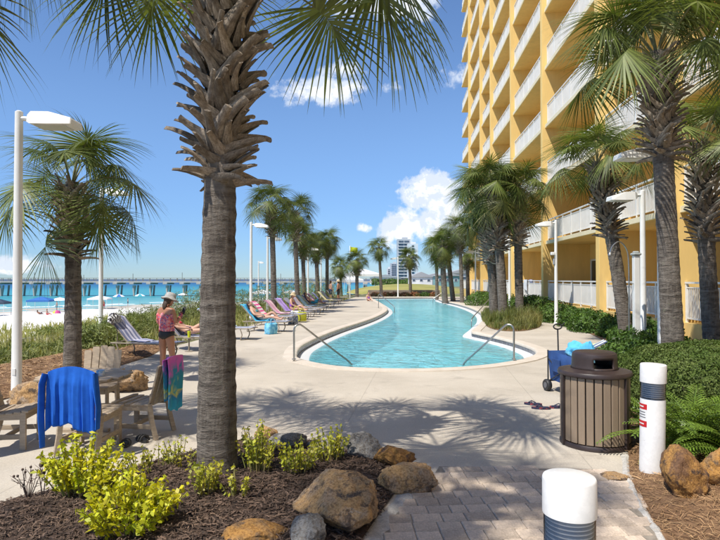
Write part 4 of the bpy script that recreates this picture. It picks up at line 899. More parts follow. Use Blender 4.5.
drape('beach_towel', 'pink teal and yellow beach towel hung over the right chair back', 'towel', M_tow, bt2, .20, .62, .50, R(172 - 90), 3, .02, .3, .02, 9)
# black sandals by the chair
M_blk = mat('black_rubber', (.014, .014, .016), (.03, .03, .03), rough=.55, scale=20)
def sandal(label, loc, rz, m, thong=False, group=None):
    t = thing('sandal', label, 'sandal', loc, rz, group); mb = MB(); n = 20; vs = []
    for z in (0, .012, .028):
        for i in range(n):
            a = 2 * math.pi * i / n; x = .135 * math.cos(a); y = (.048 + .010 * math.cos(a)) * math.sin(a); vs.append((x, y, z + (.008 if x < -.05 and z > .02 else 0)))
    mb.add(vs, [(j * n + i, j * n + (i + 1) % n, j * n + n + (i + 1) % n, j * n + n + i) for j in range(2) for i in range(n)] + [tuple(range(n))[::-1], tuple(2 * n + i for i in range(n))]); mb.build('sole', m, t)
    st = MB()
    if thong:
        for s in (-1, 1): st.tube([(.07, 0, .03), (.03, s * .03, .058), (-.03, s * .048, .03)], .008, 6)
    else:
        for x0, h in ((.055, .06), (-.02, .075), (-.085, .085)): st.tube([(x0, -.052, .02), (x0, -.035, h * .8), (x0, 0, h), (x0, .035, h * .8), (x0, .052, .02)], .013, 6, True, .6)
    st.build('strap', m, t)
for lb, px, py, rz in [('left black strapped sandal of the pair beside the chairs', 126, 445, 1.9), ('right black strapped sandal of the pair beside the chairs', 142, 441, 2.3)]:
    p = at(px, py); sandal(lb, (p.x, p.y, 0), rz, M_blk, False, 'black sandals by the chairs')
M_ff = mat('flipflop_navy', (.02, .025, .06), (.35, .05, .05), rough=.6, scale=22, lo=.55, hi=.65)
for lb, px, py, rz in [('flip flop with red strap lying left of the wagon wheel', 533, 405, 2.6), ('navy flip flop nearest the wagon', 541, 409, 2.9), ('dark flip flop beside the bin foot', 558, 408, .2)]:
    p = at(px, py); sandal(lb, (p.x, p.y, 0), rz, M_ff, True, 'flip flops by the wagon')
# ------------------------------------------------------------------ litter bin
M_slat = mat('recycled_slat', (.275, .205, .14), (.225, .165, .112), rough=.65, scale=3, stretch=(3, 3, .6), rnd=.08, bump=.15, bscale=60)
M_brn = mat('brown_plastic', (.035, .024, .022), (.05, .034, .030), rough=.42, scale=4, bump=.1, bscale=120)
def build_bin():
    t = thing('litter_bin', 'round litter bin with tan vertical slats and dark brown hood', 'litter bin', (2.715, 6.62, 0), R(0)); r = .365
    mb = MB(); mb.lathe([(.33, .0), (.385, .0), (.388, .03), (.375, .055), (.33, .06)], 48); mb.build('base_ring', M_brn, t)
    MB().lathe([(.335, .03), (.335, .80)], 40, cap=True).build('liner', M_blk, t)
    n = 26; w = 2 * math.pi * r / n - .013; sm = bmesh_box((.022, w, .735), .004, M_slat, (0, 0, .4325), 'slat')
    for i in range(n): a = 2 * math.pi * (i + .35) / n; link('slat', sm, t, (r * math.cos(a), r * math.sin(a), 0), (0, 0, a))
    for a in (R(188), R(305), R(65)): link('post', bmesh_box((.03, .045, .80), .004, M_brn, (0, 0, .41), 'post'), t, ((r + .022) * math.cos(a), (r + .022) * math.sin(a), 0), (0, 0, a))
    MB().lathe([(.20, .80), (.385, .795), (.405, .805), (.408, .83), (.395, .852), (.30, .868), (.25, .872), (.2, .872)], 56).build('lid_rim', M_brn, t)
    # hood with two openings
    mb = MB(); n = 60; op = [(R(-112), R(-62)), (R(68), R(118))]; zs = [.865, .895, .925, .99, 1.02, 1.045, 1.062, 1.07]; rs = [.262, .254, .25, .248, .246, .238, .215, .15]; ri = .225
    def isop(a): a = (a + math.pi) % (2 * math.pi) - math.pi; return any(l <= a <= h for l, h in op)
    ang = [2 * math.pi * i / n for i in range(n)]
    for k, rr in enumerate((0, 1)):
        pass
    vs = [(rs[j] * math.cos(a), rs[j] * math.sin(a), zs[j]) for j in range(8) for a in ang] + [(0, 0, 1.074)]; fs = []
    for j in range(7):
        for i in range(n):
            if 1 <= j <= 2 and isop((i + .5) * 2 * math.pi / n): continue
            fs.append((j * n + i, j * n + (i + 1) % n, j * n + n + (i + 1) % n, j * n + n + i))
    fs += [(7 * n + i, 7 * n + (i + 1) % n, 8 * n) for i in range(n)]
    mb.add(vs, fs); o = mb.build('hood', M_brn, t, True, 30); md = o.modifiers.new('wall', 'SOLIDIFY'); md.thickness = .018; md.offset = -1
build_bin()
# ------------------------------------------------------------------ bollard lights
M_bol = mat('bollard_white', (.80, .80, .785), (.75, .75, .735), rough=.38, scale=3, third=((.50, .48, .44), 9, .66, .76), fine=(30, .05))
M_louv = mat('louvre_metal', (.74, .76, .79), rough=.32, metal=.15)
def clear_mat():
    m = bpy.data.materials.new('clear_sleeve'); m.use_nodes = True; k = NT(m.node_tree); k.n.clear()
    a = k.node('ShaderNodeBsdfTransparent', Color=(.93, .95, .96)); g = k.node('ShaderNodeBsdfGlossy', Roughness=.08); f = k.node('ShaderNodeFresnel', IOR=1.45)
    ms = k.node('ShaderNodeMixShader'); k.l.new(f.outputs[0], ms.inputs[0]); k.l.new(a.outputs[0], ms.inputs[1]); k.l.new(g.outputs[0], ms.inputs[2]); k.l.new(ms.outputs[0], k.node('ShaderNodeOutputMaterial').inputs[0]); return m
M_clear = clear_mat()
M_red = mat('sticker_red', (.55, .02, .025), rough=.4); M_stw = mat('sticker_white', (.78, .78, .76), rough=.4); M_ink = mat('sticker_ink', (.12, .12, .13), rough=.5)
def bollard(label, loc, h, r, sticker, lean):
    t = thing('bollard_light', label, 'bollard', loc, 0, 'white bollard lights'); t.rotation_euler = (0, lean, 0)
    zc = h * .832; zl = h * .685
    MB().lathe([(r * .99, -.05), (r * .99, zl - .012), (r * .97, zl)], 40).build('post', M_bol, t)
    MB().lathe([(r * 1.03, zc), (r * 1.035, zc + .01), (r * 1.03, h - .012), (r * 1.0, h - .003), (r * .96, h), (.0, h + .001)], 48).build('cap', M_bol, t)
    MB().lathe([(r * .985, zl - .005), (r * .985, zc + .005)], 40, cap=False).build('clear_sleeve', M_clear, t)
    n = 7
    for i in range(n):
        z = zl + .008 + (zc - zl - .016) * (i + .5) / n; MB().lathe([(r * .50, z + .014), (r * .90, z - .007), (r * .93, z - .004), (r * .93, z + .001), (r * .52, z + .019)], 36, cap=False).build('louvre', M_louv, t)
    MB().lathe([(r * .35, zl), (r * .35, zc)], 16).build('lamp_tube', M_bol, t)
    if sticker:
        a0, a1, rr = R(-205), R(-143), r * .99 + .0015
        def patch(z0, z1, b0, b1, off, m, nm):
            MB().grid(lambda u, v: Vector(((rr + off) * math.cos(b0 + (b1 - b0) * u), (rr + off) * math.sin(b0 + (b1 - b0) * u), z0 + (z1 - z0) * v)), 8, 2).build(nm, m, t)
        patch(.45, .665, a0, a1, 0, M_stw, 'sticker'); patch(.615, .667, a0, a1, .001, M_red, 'sticker_band'); patch(.448, .505, a0, a1, .001, M_red, 'sticker_band')
        for z in (.535, .56, .585): patch(z, z + .008, a0 + .15, a1 - .1 - random.random() * .1, .001, M_ink, 'sticker_line')
        patch(.635, .648, a0 + .12, a1 - .3, .002, M_stw, 'sticker_line'); patch(.47, .482, a0 + .12, a1 - .25, .002, M_stw, 'sticker_line')
    return t
p = at(652, 474); bollard('white bollard light with red and white sticker beside the rock', (p.x, p.y, .02), 1.05, .115, True, R(1.2))
bollard('white bollard light nearest the viewer at the bottom edge', (gx(568, 2.62), 2.62, 0), 1.0, .115, False, 0)
# ------------------------------------------------------------------ folding wagon
M_wblue = mat('wagon_cloth', (.010, .045, .16), (.016, .065, .22), rough=.8, scale=5, bump=.3, bscale=120)
def build_wagon():
    t = thing('folding_wagon', 'blue cloth folding wagon with black wheels behind the bin', 'wagon', (gx(573, 9.35), 9.35, 0), R(-83)); L, Wd, z0, z1 = .86, .46, .20, .68
    mb = MB(); prof = [(-L / 2, -Wd / 2), (L / 2, -Wd / 2), (L / 2, Wd / 2), (-L / 2, Wd / 2)]; k = []
    for z, s in ((z0, .92), (.45, .98), (z1, 1.0)): k += [(x * s, y * s, z) for x, y in prof]
    mb.add(k, [(j * 4 + i, j * 4 + (i + 1) % 4, j * 4 + 4 + (i + 1) % 4, j * 4 + 4 + i) for j in range(2) for i in range(4)] + [(3, 2, 1, 0)]); o = mb.build('cloth_body', M_wblue, t, True, 30); md = o.modifiers.new('cloth', 'SOLIDIFY'); md.thickness = .012
    fr = MB()
    for x in (-L / 2 - .012, L / 2 + .012):
        for y in (-Wd / 2, Wd / 2): fr.tube([(x, y, .14), (x, y, z1 + .01)], .013, 8)
        fr.tube([(x, -Wd / 2, .17), (x, Wd / 2, .17)], .013, 8)
    for y in (-Wd / 2, Wd / 2): fr.tube([(-L / 2, y * 1.02, .16), (L / 2, y * 1.02, z1 - .12)], .009, 8); fr.tube([(L / 2, y * 1.02, .16), (-L / 2, y * 1.02, z1 - .12)], .009, 8)
    fr.build('frame', M_blk, t)
    for x in (-L / 2 + .02, L / 2 - .02):
        for y in (-Wd / 2 - .03, Wd / 2 + .03):
            wm = MB().lathe([(.03, -.035), (.088, -.04), (.10, -.025), (.10, .025), (.088, .04), (.03, .035)], 24).build('wheel', M_blk, t, loc=(x, y, .10), rot=(R(90), 0, R(6)))
            MB().lathe([(.0, -.043), (.05, -.043), (.05, .043), (.0, .043)], 16).build('hub', mat('grey_plastic', (.12, .12, .13), rough=.5), wm)
    hd = MB(); hd.tube([(-L / 2 - .02, 0, .22), (-L / 2 - .10, 0, .60), (-L / 2 - .12, 0, 1.02)], .013, 8); c = Vector((-L / 2 - .122, 0, 1.075))
    hd.tube([c + Vector((0, .075 * math.cos(a), .045 * math.sin(a))) for a in [2 * math.pi * i / 16 for i in range(17)]], .013, 8); hd.tube([c + Vector((0, .07, .02)), c + Vector((0, .135, .06))], .010, 8); hd.build('handle', M_blk, t)
    for y in (-Wd / 2 - .014,): MB().box((-.12, y, .47), (.28, .02, .22), ch=.008).build('pocket', M_wblue, t, False)
build_wagon()
M_lb = towel_mat('towel_light_blue', [(.10, .45, .75), (.35, .72, .85), (.12, .50, .78), (.55, .80, .88)], 4., 9)
def heap(name, label, cat, m, loc, size, seed, rz=0.):
    mb = MB()
    def fn(u, v):
        a = 2 * math.pi * u; b = math.pi * (v - .5) * .999; d = Vector((math.cos(b) * math.cos(a), math.cos(b) * math.sin(a), math.sin(b))); k = 1 + .35 * nz(d, 1.8, seed) + .16 * abs(math.sin(6 * nz(d, 1.5, seed + 4)))
        return Vector((d.x * size[0] * k, d.y * size[1] * k, d.z * size[2] * k))
    mb.grid(fn, 48, 28, True); return tag(mb.build(name, m, None, True, 80, loc, (0, 0, rz)), label, cat)
heap('bundled_towel', 'light blue towel bundled on top of the wagon', 'towel', M_lb, (3.48, 9.15, .74), (.14, .18, .13), 3, .3)
heap('hanging_towel', 'light blue towel hanging over the wagon side toward the bin', 'towel', M_lb, (3.54, 8.88, .68), (.11, .10, .22), 8, -.4)
M_toy = mat('foam_board', (.35, .55, .08), (.75, .75, .70), rough=.5, scale=4, stretch=(1, 8, 1))
o = MB().box((0, 0, 0), (.42, .11, .03), ch=.012).build('foam_board', mat('foam_board_navy', (.03, .06, .16), (.55, .58, .55), rough=.5, scale=5, stretch=(.2, 6, 1), lo=.48, hi=.52), None, False, loc=(3.85, 9.35, .80), rot=(R(12), R(-24), R(10))); tag(o, 'navy and white foam board leaning out of the wagon', 'board')
o = MB().box((0, 0, 0), (.4, .14, .03), ch=.012).build('foam_board', M_toy, None, False, loc=(3.78, 9.45, .76), rot=(R(30), R(-8), R(20))); tag(o, 'green and white foam board lying across the wagon', 'board')
# ------------------------------------------------------------------ pool handrails
M_rail = mat('brushed_steel', (.42, .41, .38), (.33, .32, .30), rough=.32, scale=8, metal=.85)
def curve(pts, k=5): 
    P = [np.array(p, float) for p in pts]; out = []
    for i in range(len(P) - 1):
        a, b, c, d = P[max(i - 1, 0)], P[i], P[i + 1], P[min(i + 2, len(P) - 1)]
        for j in range(k): t = j / k; out.append(.5 * (2 * b + (c - a) * t + (2 * a - 5 * b + 4 * c - d) * t * t + (3 * b - a - 3 * c + d) * t ** 3))
    return out + [P[-1]]
def handrail(label, base, end, h, drop=0.):
    t = thing('pool_handrail', label, 'handrail', base, 0, 'steel handrails round the pool'); e = Vector(end) - Vector(base); u = Vector((e.x, e.y, 0)).normalized(); L = Vector((e.x, e.y, 0)).length
    def q(s, z): return (u.x * s, u.y * s, z)
    pts = [q(0, 0), q(0, h * .5), q(0, h - .13), q(.035, h - .03), q(.12, h), q(.22, h - .045)]
    pts += [q(.22 + (L - .22) * f, (h - .045) * (1 - f) + (e.z + drop) * f) for f in (.33, .66, .93)]; pts += [q(L - .01, e.z + drop - .10), q(L, e.z - .35)]
    MB().tube(curve(pts, 4), .022, 10).build('rail', M_rail, t); MB().lathe([(.05, .03), (.05, .042), (.03, .05)], 20).build('flange', M_rail, t)
b = at(294, 362); e_ = at(353, 365, WATER_Z); handrail('near left handrail sloping into the pool', (b.x, b.y, .03), (e_.x, e_.y, WATER_Z), .82)
b = at(514, 362); e_ = at(462, 365, WATER_Z); handrail('near right handrail sloping into the pool', (b.x, b.y, .03), (e_.x, e_.y, WATER_Z), .82)
b = at(489.5, 315); e_ = at(471.5, 327, WATER_Z); handrail('handrail at the middle of the right pool edge', (b.x, b.y, .03), (e_.x, e_.y, WATER_Z), .84, .35)
b = at(378.5, 308.5); e_ = at(394.5, 312.5, WATER_Z); handrail('handrail on the far left pool bend', (b.x, b.y, .03), (e_.x, e_.y, WATER_Z), .9, .35)
b = at(447, 301); e_ = at(433, 303, WATER_Z); handrail('handrail at the far right pool corner', (b.x, b.y, .03), (e_.x, e_.y, WATER_Z), .9, .35)
# ------------------------------------------------------------------ lamp posts
M_lens = mat('lamp_lens', (.55, .55, .50), rough=.3)
def lamp(label, x, y, h, side, z0=0., k=1., flood=False, yaw=0.):
    t = thing('lamp_post', label, 'lamp post', (x, y, z0), yaw, 'white lamp posts'); s = side
    MB().lathe([(.11, -.1), (.11, .02), (.085, .035), (.076, .06), (.066, h * .5), (.058, h - .02), (.03, h)], 16).build('pole', M_white, t)
    MB().tube([(0, 0, h - .12), (s * .14, 0, h - .13), (s * .24, 0, h - .15)], [.035, .04, .05], 8).build('arm', M_white, t)
    mb = MB(); x0, x1, x2 = .16, .50, .80; w = .19; vs = []
    for xx, ww, zt, zb in ((x0, .10, -.09, -.20), (x0 + .09, w, -.055, -.255), (x1, w + .02, -.065, -.265), (x2, w, -.155, -.26), (x2 + .015, w - .01, -.18, -.258)):
        vs += [(s * xx * k, -ww * k, h + zb), (s * xx * k, ww * k, h + zb), (s * xx * k, ww * k * .82, h + zt), (s * xx * k, -ww * k * .82, h + zt)]
    fs = [(i * 4 + j, i * 4 + (j + 1) % 4, i * 4 + 4 + (j + 1) % 4, i * 4 + 4 + j) for i in range(4) for j in range(4)] + [(3, 2, 1, 0), (16, 17, 18, 19)]
    hd = mb.add(vs, fs).build('lamp_head', M_white, t, False); MB().box((s * .5 * k, 0, h - .268), (.42 * k, .27 * k, .012)).build('lens', M_lens, hd, False)
    MB().box((0, -.068, h * .11), (.055, .02, .11), ch=.006).build('hand_hole_cover', M_white, t, False)
    if flood:
        f = MB().box((-.16, -.06, h - 1.42), (.16, .14, .13), ch=.02).build('floodlight', M_white, t, False); MB().tube([(0, 0, h - 1.35), (-.09, -.03, h - 1.38)], .02, 6).build('bracket', M_white, f)
        MB().box((-.085, -.02, h - 1.75), (.09, .09, .26), ch=.02).build('junction_box', mat('grey_box', (.30, .31, .32)), t, False)
def zt(py, d): return EYE + (279 - py) / FPX * d
def lampx(label, px, d, py, side, **kw):
    x = gx(px, d); z = float(ground_h(np.array([x]), np.array([d]))[0][0]) if x < 0 else .03; lamp(label, x, d, zt(py, d) - z, side, z, **kw)
lampx('tall white lamp post at the left edge with a shoebox head', 17.5, 8.95, 110, 1, k=1.12)
lampx('second white lamp post, its head half hidden by palm fronds', 101, 18.5, 187, 1)
lampx('first white lamp post of the seaward row beyond the nearest trunk', 251, 27, 222, 1)
lampx('second white lamp post of the seaward row, beside the first palm', 267.5, 33, 236, 1)
lampx('third white lamp post of the seaward row', 308, 45, 247, 1)
lampx('fourth white lamp post of the seaward row near the standing men', 321, 55, 255, 1)
lampx('white lamp post right of the shower, before the leaning palm', 643, 13.9, 190, -1)
lampx('white lamp post hidden behind the mossy palm, only its head showing', 661, 11.3, 146, -1, k=1.05)
lampx('white lamp post with a floodlight before the yellow building', 556, 24, 220, -1, flood=True)
lampx('white lamp post before the building, right of the crossed palms', 509.5, 34, 238, -1)
lampx('white lamp post before the far balconies', 475.5, 47, 250, -1)
lampx('lone white lamp post beyond the far pool edge before the tower', 398, 61, 257, -1)
lampx('thin distant lamp post above the sea', 258.5, 62, 261, 1, k=.7)
# outdoor shower
p = Vector((gx(636, 13.2), 13.2, .04)); t = thing('outdoor_shower', 'outdoor shower with a white post, grey cap and curved steel pipe', 'shower', p)
MB().box((0, 0, 1.2), (.125, .125, 2.4), ch=.008).build('post', M_white, t, False); MB().box((0, 0, 2.435), (.19, .19, .06), ch=.02).box((0, 0, 2.48), (.12, .12, .05), ch=.02).build('cap', mat('grey_cap', (.33, .36, .35)), t, False)
MB().tube(curve([(-.19, -.05, 0), (-.19, -.05, 1.2), (-.19, -.05, 2.2), (-.24, -.05, 2.55), (-.40, -.05, 2.72), (-.56, -.05, 2.62), (-.62, -.05, 2.45)], 5), .016, 8).build('pipe', M_rail, t); MB().lathe([(.02, .05), (.05, .0), (.05, -.015), (.0, -.018)], 14, (-.62, -.05, 2.42)).build('shower_head', M_rail, t)
MB().tube([(0, 0, 1.75), (-.19, -.05, 1.75)], .012, 6).build('bracket', M_rail, t)
# ================================================================== LOUNGERS, PEOPLE, PIER, BEACH, FAR THINGS
M_tan = mat('lounger_frame', (.30, .255, .19), (.24, .20, .15), rough=.5, scale=4)
def stripe_mat(name, a, b, n=9., axis=1, wob=0.):
    m = bpy.data.materials.new(name); m.use_nodes = True; k = NT(m.node_tree); k.n.clear(); v = k.node('ShaderNodeTexCoord').outputs['Object']
    y = k.node('ShaderNodeSeparateXYZ', Vector=v).outputs[axis]
    if wob: y = k.math('ADD', y, k.math('MULTIPLY', k.noise(v, 5, 3), wob))
    f = k.ramp(k.math('SINE', k.math('MULTIPLY', y, n * 6.28)), -.15, .15); c = k.mix(f, a, b)
    p = k.node('ShaderNodeBsdfPrincipled', Base_Color=c, Roughness=.85); k.l.new(p.outputs[0], k.node('ShaderNodeOutputMaterial').inputs[0]); return m
M_sling = stripe_mat('sling_navy_white', (.52, .54, .60), (.06, .09, .22), 9)
BACK = R(47)
def lprof(s):
    """profile along a lounger: s metres from the head end; gives x, z"""
    if s < .78: return (-.25 - (.78 - s) * math.cos(BACK), .37 + (.78 - s) * math.sin(BACK))
    return (-.25 + (s - .78), .37 - .012 * math.sin((s - .78) / 1.2 * 3.14))
def lounger_parts():
    d = {}; mb = MB()
    for y in (-.31, .31): mb.tube([(-.72, y, .36), (.95, y, .36)], .018, 8)
    for x in (-.70, -.25, .3, .93): mb.tube([(x, -.31, .36), (x, .31, .36)], .014, 6)
    d['frame'] = mb.mesh('frame', M_tan); mb = MB()
    for y in (-.30, .30): mb.tube([(lprof(.0)[0], y, lprof(.0)[1]), (-.25, y, .37)], .017, 8)
    mb.tube([(lprof(.0)[0], -.3, lprof(.0)[1]), (lprof(.0)[0], .3, lprof(.0)[1])], .017, 8); mb.tube([(lprof(.25)[0], .2, lprof(.25)[1]), (-.62, .2, .36)], .01, 6); mb.tube([(lprof(.25)[0], -.2, lprof(.25)[1]), (-.62, -.2, .36)], .01, 6)
    d['back_frame'] = mb.mesh('back_frame', M_tan)
    d['leg'] = MB().tube(curve([(-.02, -.31, .36), (.05, -.32, .16), (0, -.31, .015), (.12, -.1, .012), (.12, .1, .012), (0, .31, .015), (.05, .32, .16), (-.02, .31, .36)], 3), .017, 8).mesh('leg', M_tan)
    def sheet_(s0, s1, off, hw, m, nm): 
        mb = MB(); mb.grid(lambda u, v: Vector((lprof(s0 + (s1 - s0) * v)[0], (u - .5) * 2 * hw, lprof(s0 + (s1 - s0) * v)[1] + off)), 5, 14); return mb.mesh(nm, m)
    d['seat_sling'] = sheet_(.80, 1.96, .018, .29, M_sling, 'seat_sling'); d['back_sling'] = sheet_(.02, .77, .02, .29, M_sling, 'back_sling'); return d
LP = lounger_parts()
def lounger(label, x, y, rz):
    t = thing('sun_lounger', label, 'sun lounger', (x, y, 0), rz, 'sun loungers along the seaward deck edge')
    for nm in ('frame', 'back_frame', 'seat_sling', 'back_sling'): link(nm, LP[nm], t)
    link('leg', LP['leg'], t, (-.55, 0, 0)); link('leg', LP['leg'], t, (.62, 0, 0)); return t
def lounger_towel(name, label, x, y, rz, m, s0=-.05, s1=1.3, hw=.28, seed=1, over=.15):
    mb = MB(); r = random.Random(seed); a, b = r.uniform(0, 6), r.uniform(0, 6)
    def fn(u, v):
        s = s0 + (s1 - s0) * v; yy = (u - .5) * 2 * hw
        px, pz = lprof(max(s, 0)); 
        if s < 0: px -= .02 * 1; pz -= -s * 0 ; px, pz = px - .03, pz + s * 1.2
        return Vector((px, yy + .02 * math.sin(v * 7 + a), pz + .034 + .010 * math.sin(u * 14 + a) + .010 * math.sin(v * 17 + b)))
    mb.grid(fn, 17, 30); o = mb.build(name, m, None, True, 80, (x, y, 0), (0, 0, rz)); o.modifiers.new('thickness', 'SOLIDIFY').thickness = .006
    tag(o, label, 'towel', 'towels on the loungers'); return o
LG = [('striped lounger with grey backrest nearest the viewer, left of the woman', 150, 13.9, -8), ('lounger carrying the reclining sunbather, beside the nearest trunk', 188, 15.4, -6), ('lounger draped with the bright blue towel', 262, 20.8, -14), ('lounger with the pink striped towel', 270, 23.6, -14),
      ('lounger with the purple towel behind the white tote bag', 291, 27.0, -12), ('lounger with an orange towel, just past the tote bag', 306, 30.5, -12), ('lounger with a reclining man midway down the row', 314, 34.5, -10), ('lounger with the violet blue raised towel', 324, 39.0, -10), ('last visible lounger of the row, by the standing men', 331, 44.5, -8)]
LG2 = [('lounger partly hidden by the nearest trunk', 226, 18.1, -10), ('lounger between the pink towel and the purple towel', 284, 25.2, -13), ('plain lounger behind the tote bags', 300, 28.8, -12), ('plain lounger before the reclining man', 311, 32.4, -11), ('plain lounger just past the reclining man', 320, 36.8, -10), ('plain lounger past the violet blue towel', 329, 41.8, -9), ('farthest lounger, past the standing men', 336, 48.5, -8)]
LPOS = []
for lb, px, d, rz in LG: LPOS.append((gx(px, d) + random.uniform(-.12, .12), d, R(rz + random.uniform(-7, 7)))); lounger(lb, *LPOS[-1])
for q_, (lb, px, d, rz) in enumerate(LG2): lounger(lb, gx(px, d), d, R(rz))
def tm(n, a, b, k=6, wob=.05, ax=1): return stripe_mat(n, a, b, k, ax, wob)
T_blue = mat('towel_blue_print', (.03, .30, .62), (.10, .55, .75), rough=.9, scale=7, lo=.45, hi=.55, third=((.02, .12, .40), 9, .55, .62))
lounger_towel('lounger_towel', 'bright blue patterned towel over the third lounger', *LPOS[2], T_blue, seed=2); lounger_towel('lounger_towel', 'pink and white striped towel on the lounger by the first seaward palm', *LPOS[3], tm('towel_pink', (.75, .10, .30), (.80, .72, .72), 8, .02, 2), seed=3)
lounger_towel('lounger_towel', 'purple towel on the lounger behind the tote bag', *LPOS[4], tm('towel_purple', (.25, .12, .50), (.55, .45, .70), 7), seed=4); lounger_towel('lounger_towel', 'orange towel over the lounger past the tote bag', *LPOS[5], tm('towel_orange', (.70, .35, .12), (.25, .35, .60), 4), seed=5)
lounger_towel('lounger_towel', 'violet blue towel on the raised back of a far lounger', *LPOS[7], tm('towel_violet', (.20, .25, .65), (.50, .55, .80), 6), seed=6); lounger_towel('lounger_towel', 'grey and white striped towel on the lounger nearest the viewer', *LPOS[0], tm('towel_grey', (.50, .50, .60), (.16, .18, .30), 7, .03), s1=1.15, seed=7)
for q_, c1, c2, lb in ((1, (.60, .20, .40), (.70, .60, .55), 'rose towel on the lounger between the pink and purple ones'), (3, (.10, .35, .50), (.60, .65, .60), 'sea green towel on the lounger before the reclining man'), (5, (.65, .55, .15), (.70, .68, .60), 'yellow towel on the lounger past the violet blue one'), (4, (.15, .20, .45), (.65, .30, .30), 'navy and red towel just past the reclining man'), (0, (.20, .45, .65), (.70, .72, .75), 'pale blue striped towel on the lounger behind the nearest trunk')):
    px, d, rz = LG2[q_][1:]; lounger_towel('lounger_towel', lb, gx(px, d), d, R(rz), tm('towel_x%d' % q_, c1, c2, 6), seed=20 + q_)
# bags by the loungers
def tote(label, px, py, size, m1, m2, seed):
    p = at(px, py); t = thing('tote_bag', label, 'bag', p, .2 * seed, 'bags by the loungers'); w, d, h = size; mb = MB()
    def fn(u, v):
        a = 2 * math.pi * u; sq = lambda c: math.copysign(abs(c) ** .45, c); k = .88 + .12 * math.sin(v * 3.1) + .03 * nz((u * 6, v * 3, seed), 1); return Vector((sq(math.cos(a)) * w / 2 * k, sq(math.sin(a)) * d / 2 * k, h * v))
    mb.grid(fn, 28, 8, True); mb.cur = 0; o = mb.build('body', m1, t, True, 60); o.modifiers.new('cloth', 'SOLIDIFY').thickness = .01
    MB().box((0, 0, .02), (w * .9, d * .9, .03), ch=.01).build('base', m2, t, False); hd = MB()
    for s in (-1, 1): hd.tube(curve([(-w * .22, s * d * .44, h * .9), (-w * .2, s * d * .3, h * 1.25), (0, s * d * .2, h * 1.4), (w * .2, s * d * .3, h * 1.25), (w * .22, s * d * .44, h * .9)], 4), .012, 6)
    hd.build('handle', m2, t)
wc = mat('white_canvas', (.70, .70, .70), (.45, .50, .62), rough=.9, scale=9, lo=.58, hi=.62); yg = mat('lime_canvas', (.45, .45, .03), rough=.9); nb_ = mat('navy_canvas', (.03, .05, .10), (.35, .38, .42), rough=.9, scale=12); bb = mat('blue_canvas', (.05, .30, .55), (.25, .60, .75), rough=.9, scale=9)
tote('white tote bag standing by the loungers past the nearest trunk', 296, 320.7, (.50, .32, .46), wc, yg, 1); tote('lime green bag next to the white tote', 302, 321, (.40, .3, .40), yg, yg, 2); tote('dark navy bag in front of the white tote', 293, 324, (.42, .3, .36), nb_, nb_, 3); tote('blue patterned bag at the foot of the third lounger', 271, 334, (.42, .32, .38), bb, bb, 4)
# ------------------------------------------------------------------ people
BONES = [('pelvis', 'spine'), ('spine', 'chest'), ('chest', 'neck'), ('neck', 'head')] + [b for s in 'LR' for b in (('chest', 'sh' + s), ('sh' + s, 'el' + s), ('el' + s, 'wr' + s), ('wr' + s, 'ha' + s), ('pelvis', 'hip' + s), ('hip' + s, 'kn' + s), ('kn' + s, 'an' + s), ('an' + s, 'to' + s))]
RAD = dict(pelvis=(.155, .115), spine=(.128, .10), chest=(.148, .105), neck=(.055, .055), head=(.06, .065), sh=(.062, .058), el=(.041, .041), wr=(.029, .027), ha=(.036, .020), hip=(.092, .095), kn=(.056, .058), an=(.037, .040), to=(.036, .026))
STAND = dict(pelvis=(0, 0, .92), spine=(0, .015, 1.06), chest=(0, 0, 1.25), neck=(0, -.005, 1.39), head=(0, .015, 1.47), shL=(-.155, 0, 1.325), shR=(.155, 0, 1.325), elL=(-.21, -.03, 1.07), elR=(.21, -.03, 1.07), wrL=(-.20, .08, .86), wrR=(.20, .08, .86), haL=(-.195, .12, .79), haR=(.195, .12, .79),
             hipL=(-.085, 0, .87), hipR=(.085, 0, .87), knL=(-.095, .02, .49), knR=(.095, .02, .49), anL=(-.09, -.02, .09), anR=(.09, -.02, .09), toL=(-.11, .12, .03), toR=(.11, .12, .03))
RECL = dict(pelvis=(-.12, 0, .47), spine=(-.27, 0, .55), chest=(-.42, 0, .70), neck=(-.52, 0, .82), head=(-.575, 0, .90), shL=(-.46, .15, .755), shR=(-.46, -.15, .755), elL=(-.30, .25, .60), elR=(-.30, -.25, .60), wrL=(-.08, .20, .58), wrR=(-.08, -.20, .58), haL=(-.01, .17, .57), haR=(-.01, -.17, .57),
            hipL=(-.07, .085, .47), hipR=(-.07, -.085, .47), knL=(.27, .10, .68), knR=(.30, -.09, .52), anL=(.50, .10, .44), anR=(.68, -.09, .43), toL=(.62, .11, .44), toR=(.74, -.09, .53))
SIT = dict(RECL, pelvis=(-.05, 0, .48), spine=(-.07, 0, .62), chest=(-.05, 0, .82), neck=(-.03, 0, .96), head=(.0, 0, 1.04), shL=(-.05, .155, .90), shR=(-.05, -.155, .90), elL=(.05, .22, .68), elR=(.05, -.22, .68), wrL=(.24, .16, .60), wrR=(.24, -.16, .60), haL=(.30, .14, .58), haR=(.30, -.14, .58), hipL=(0, .09, .47), hipR=(0, -.09, .47), knL=(.35, .12, .62), knR=(.38, -.12, .50), anL=(.60, .12, .43), anR=(.74, -.12, .42), toL=(.72, .13, .44), toR=(.82, -.12, .48))
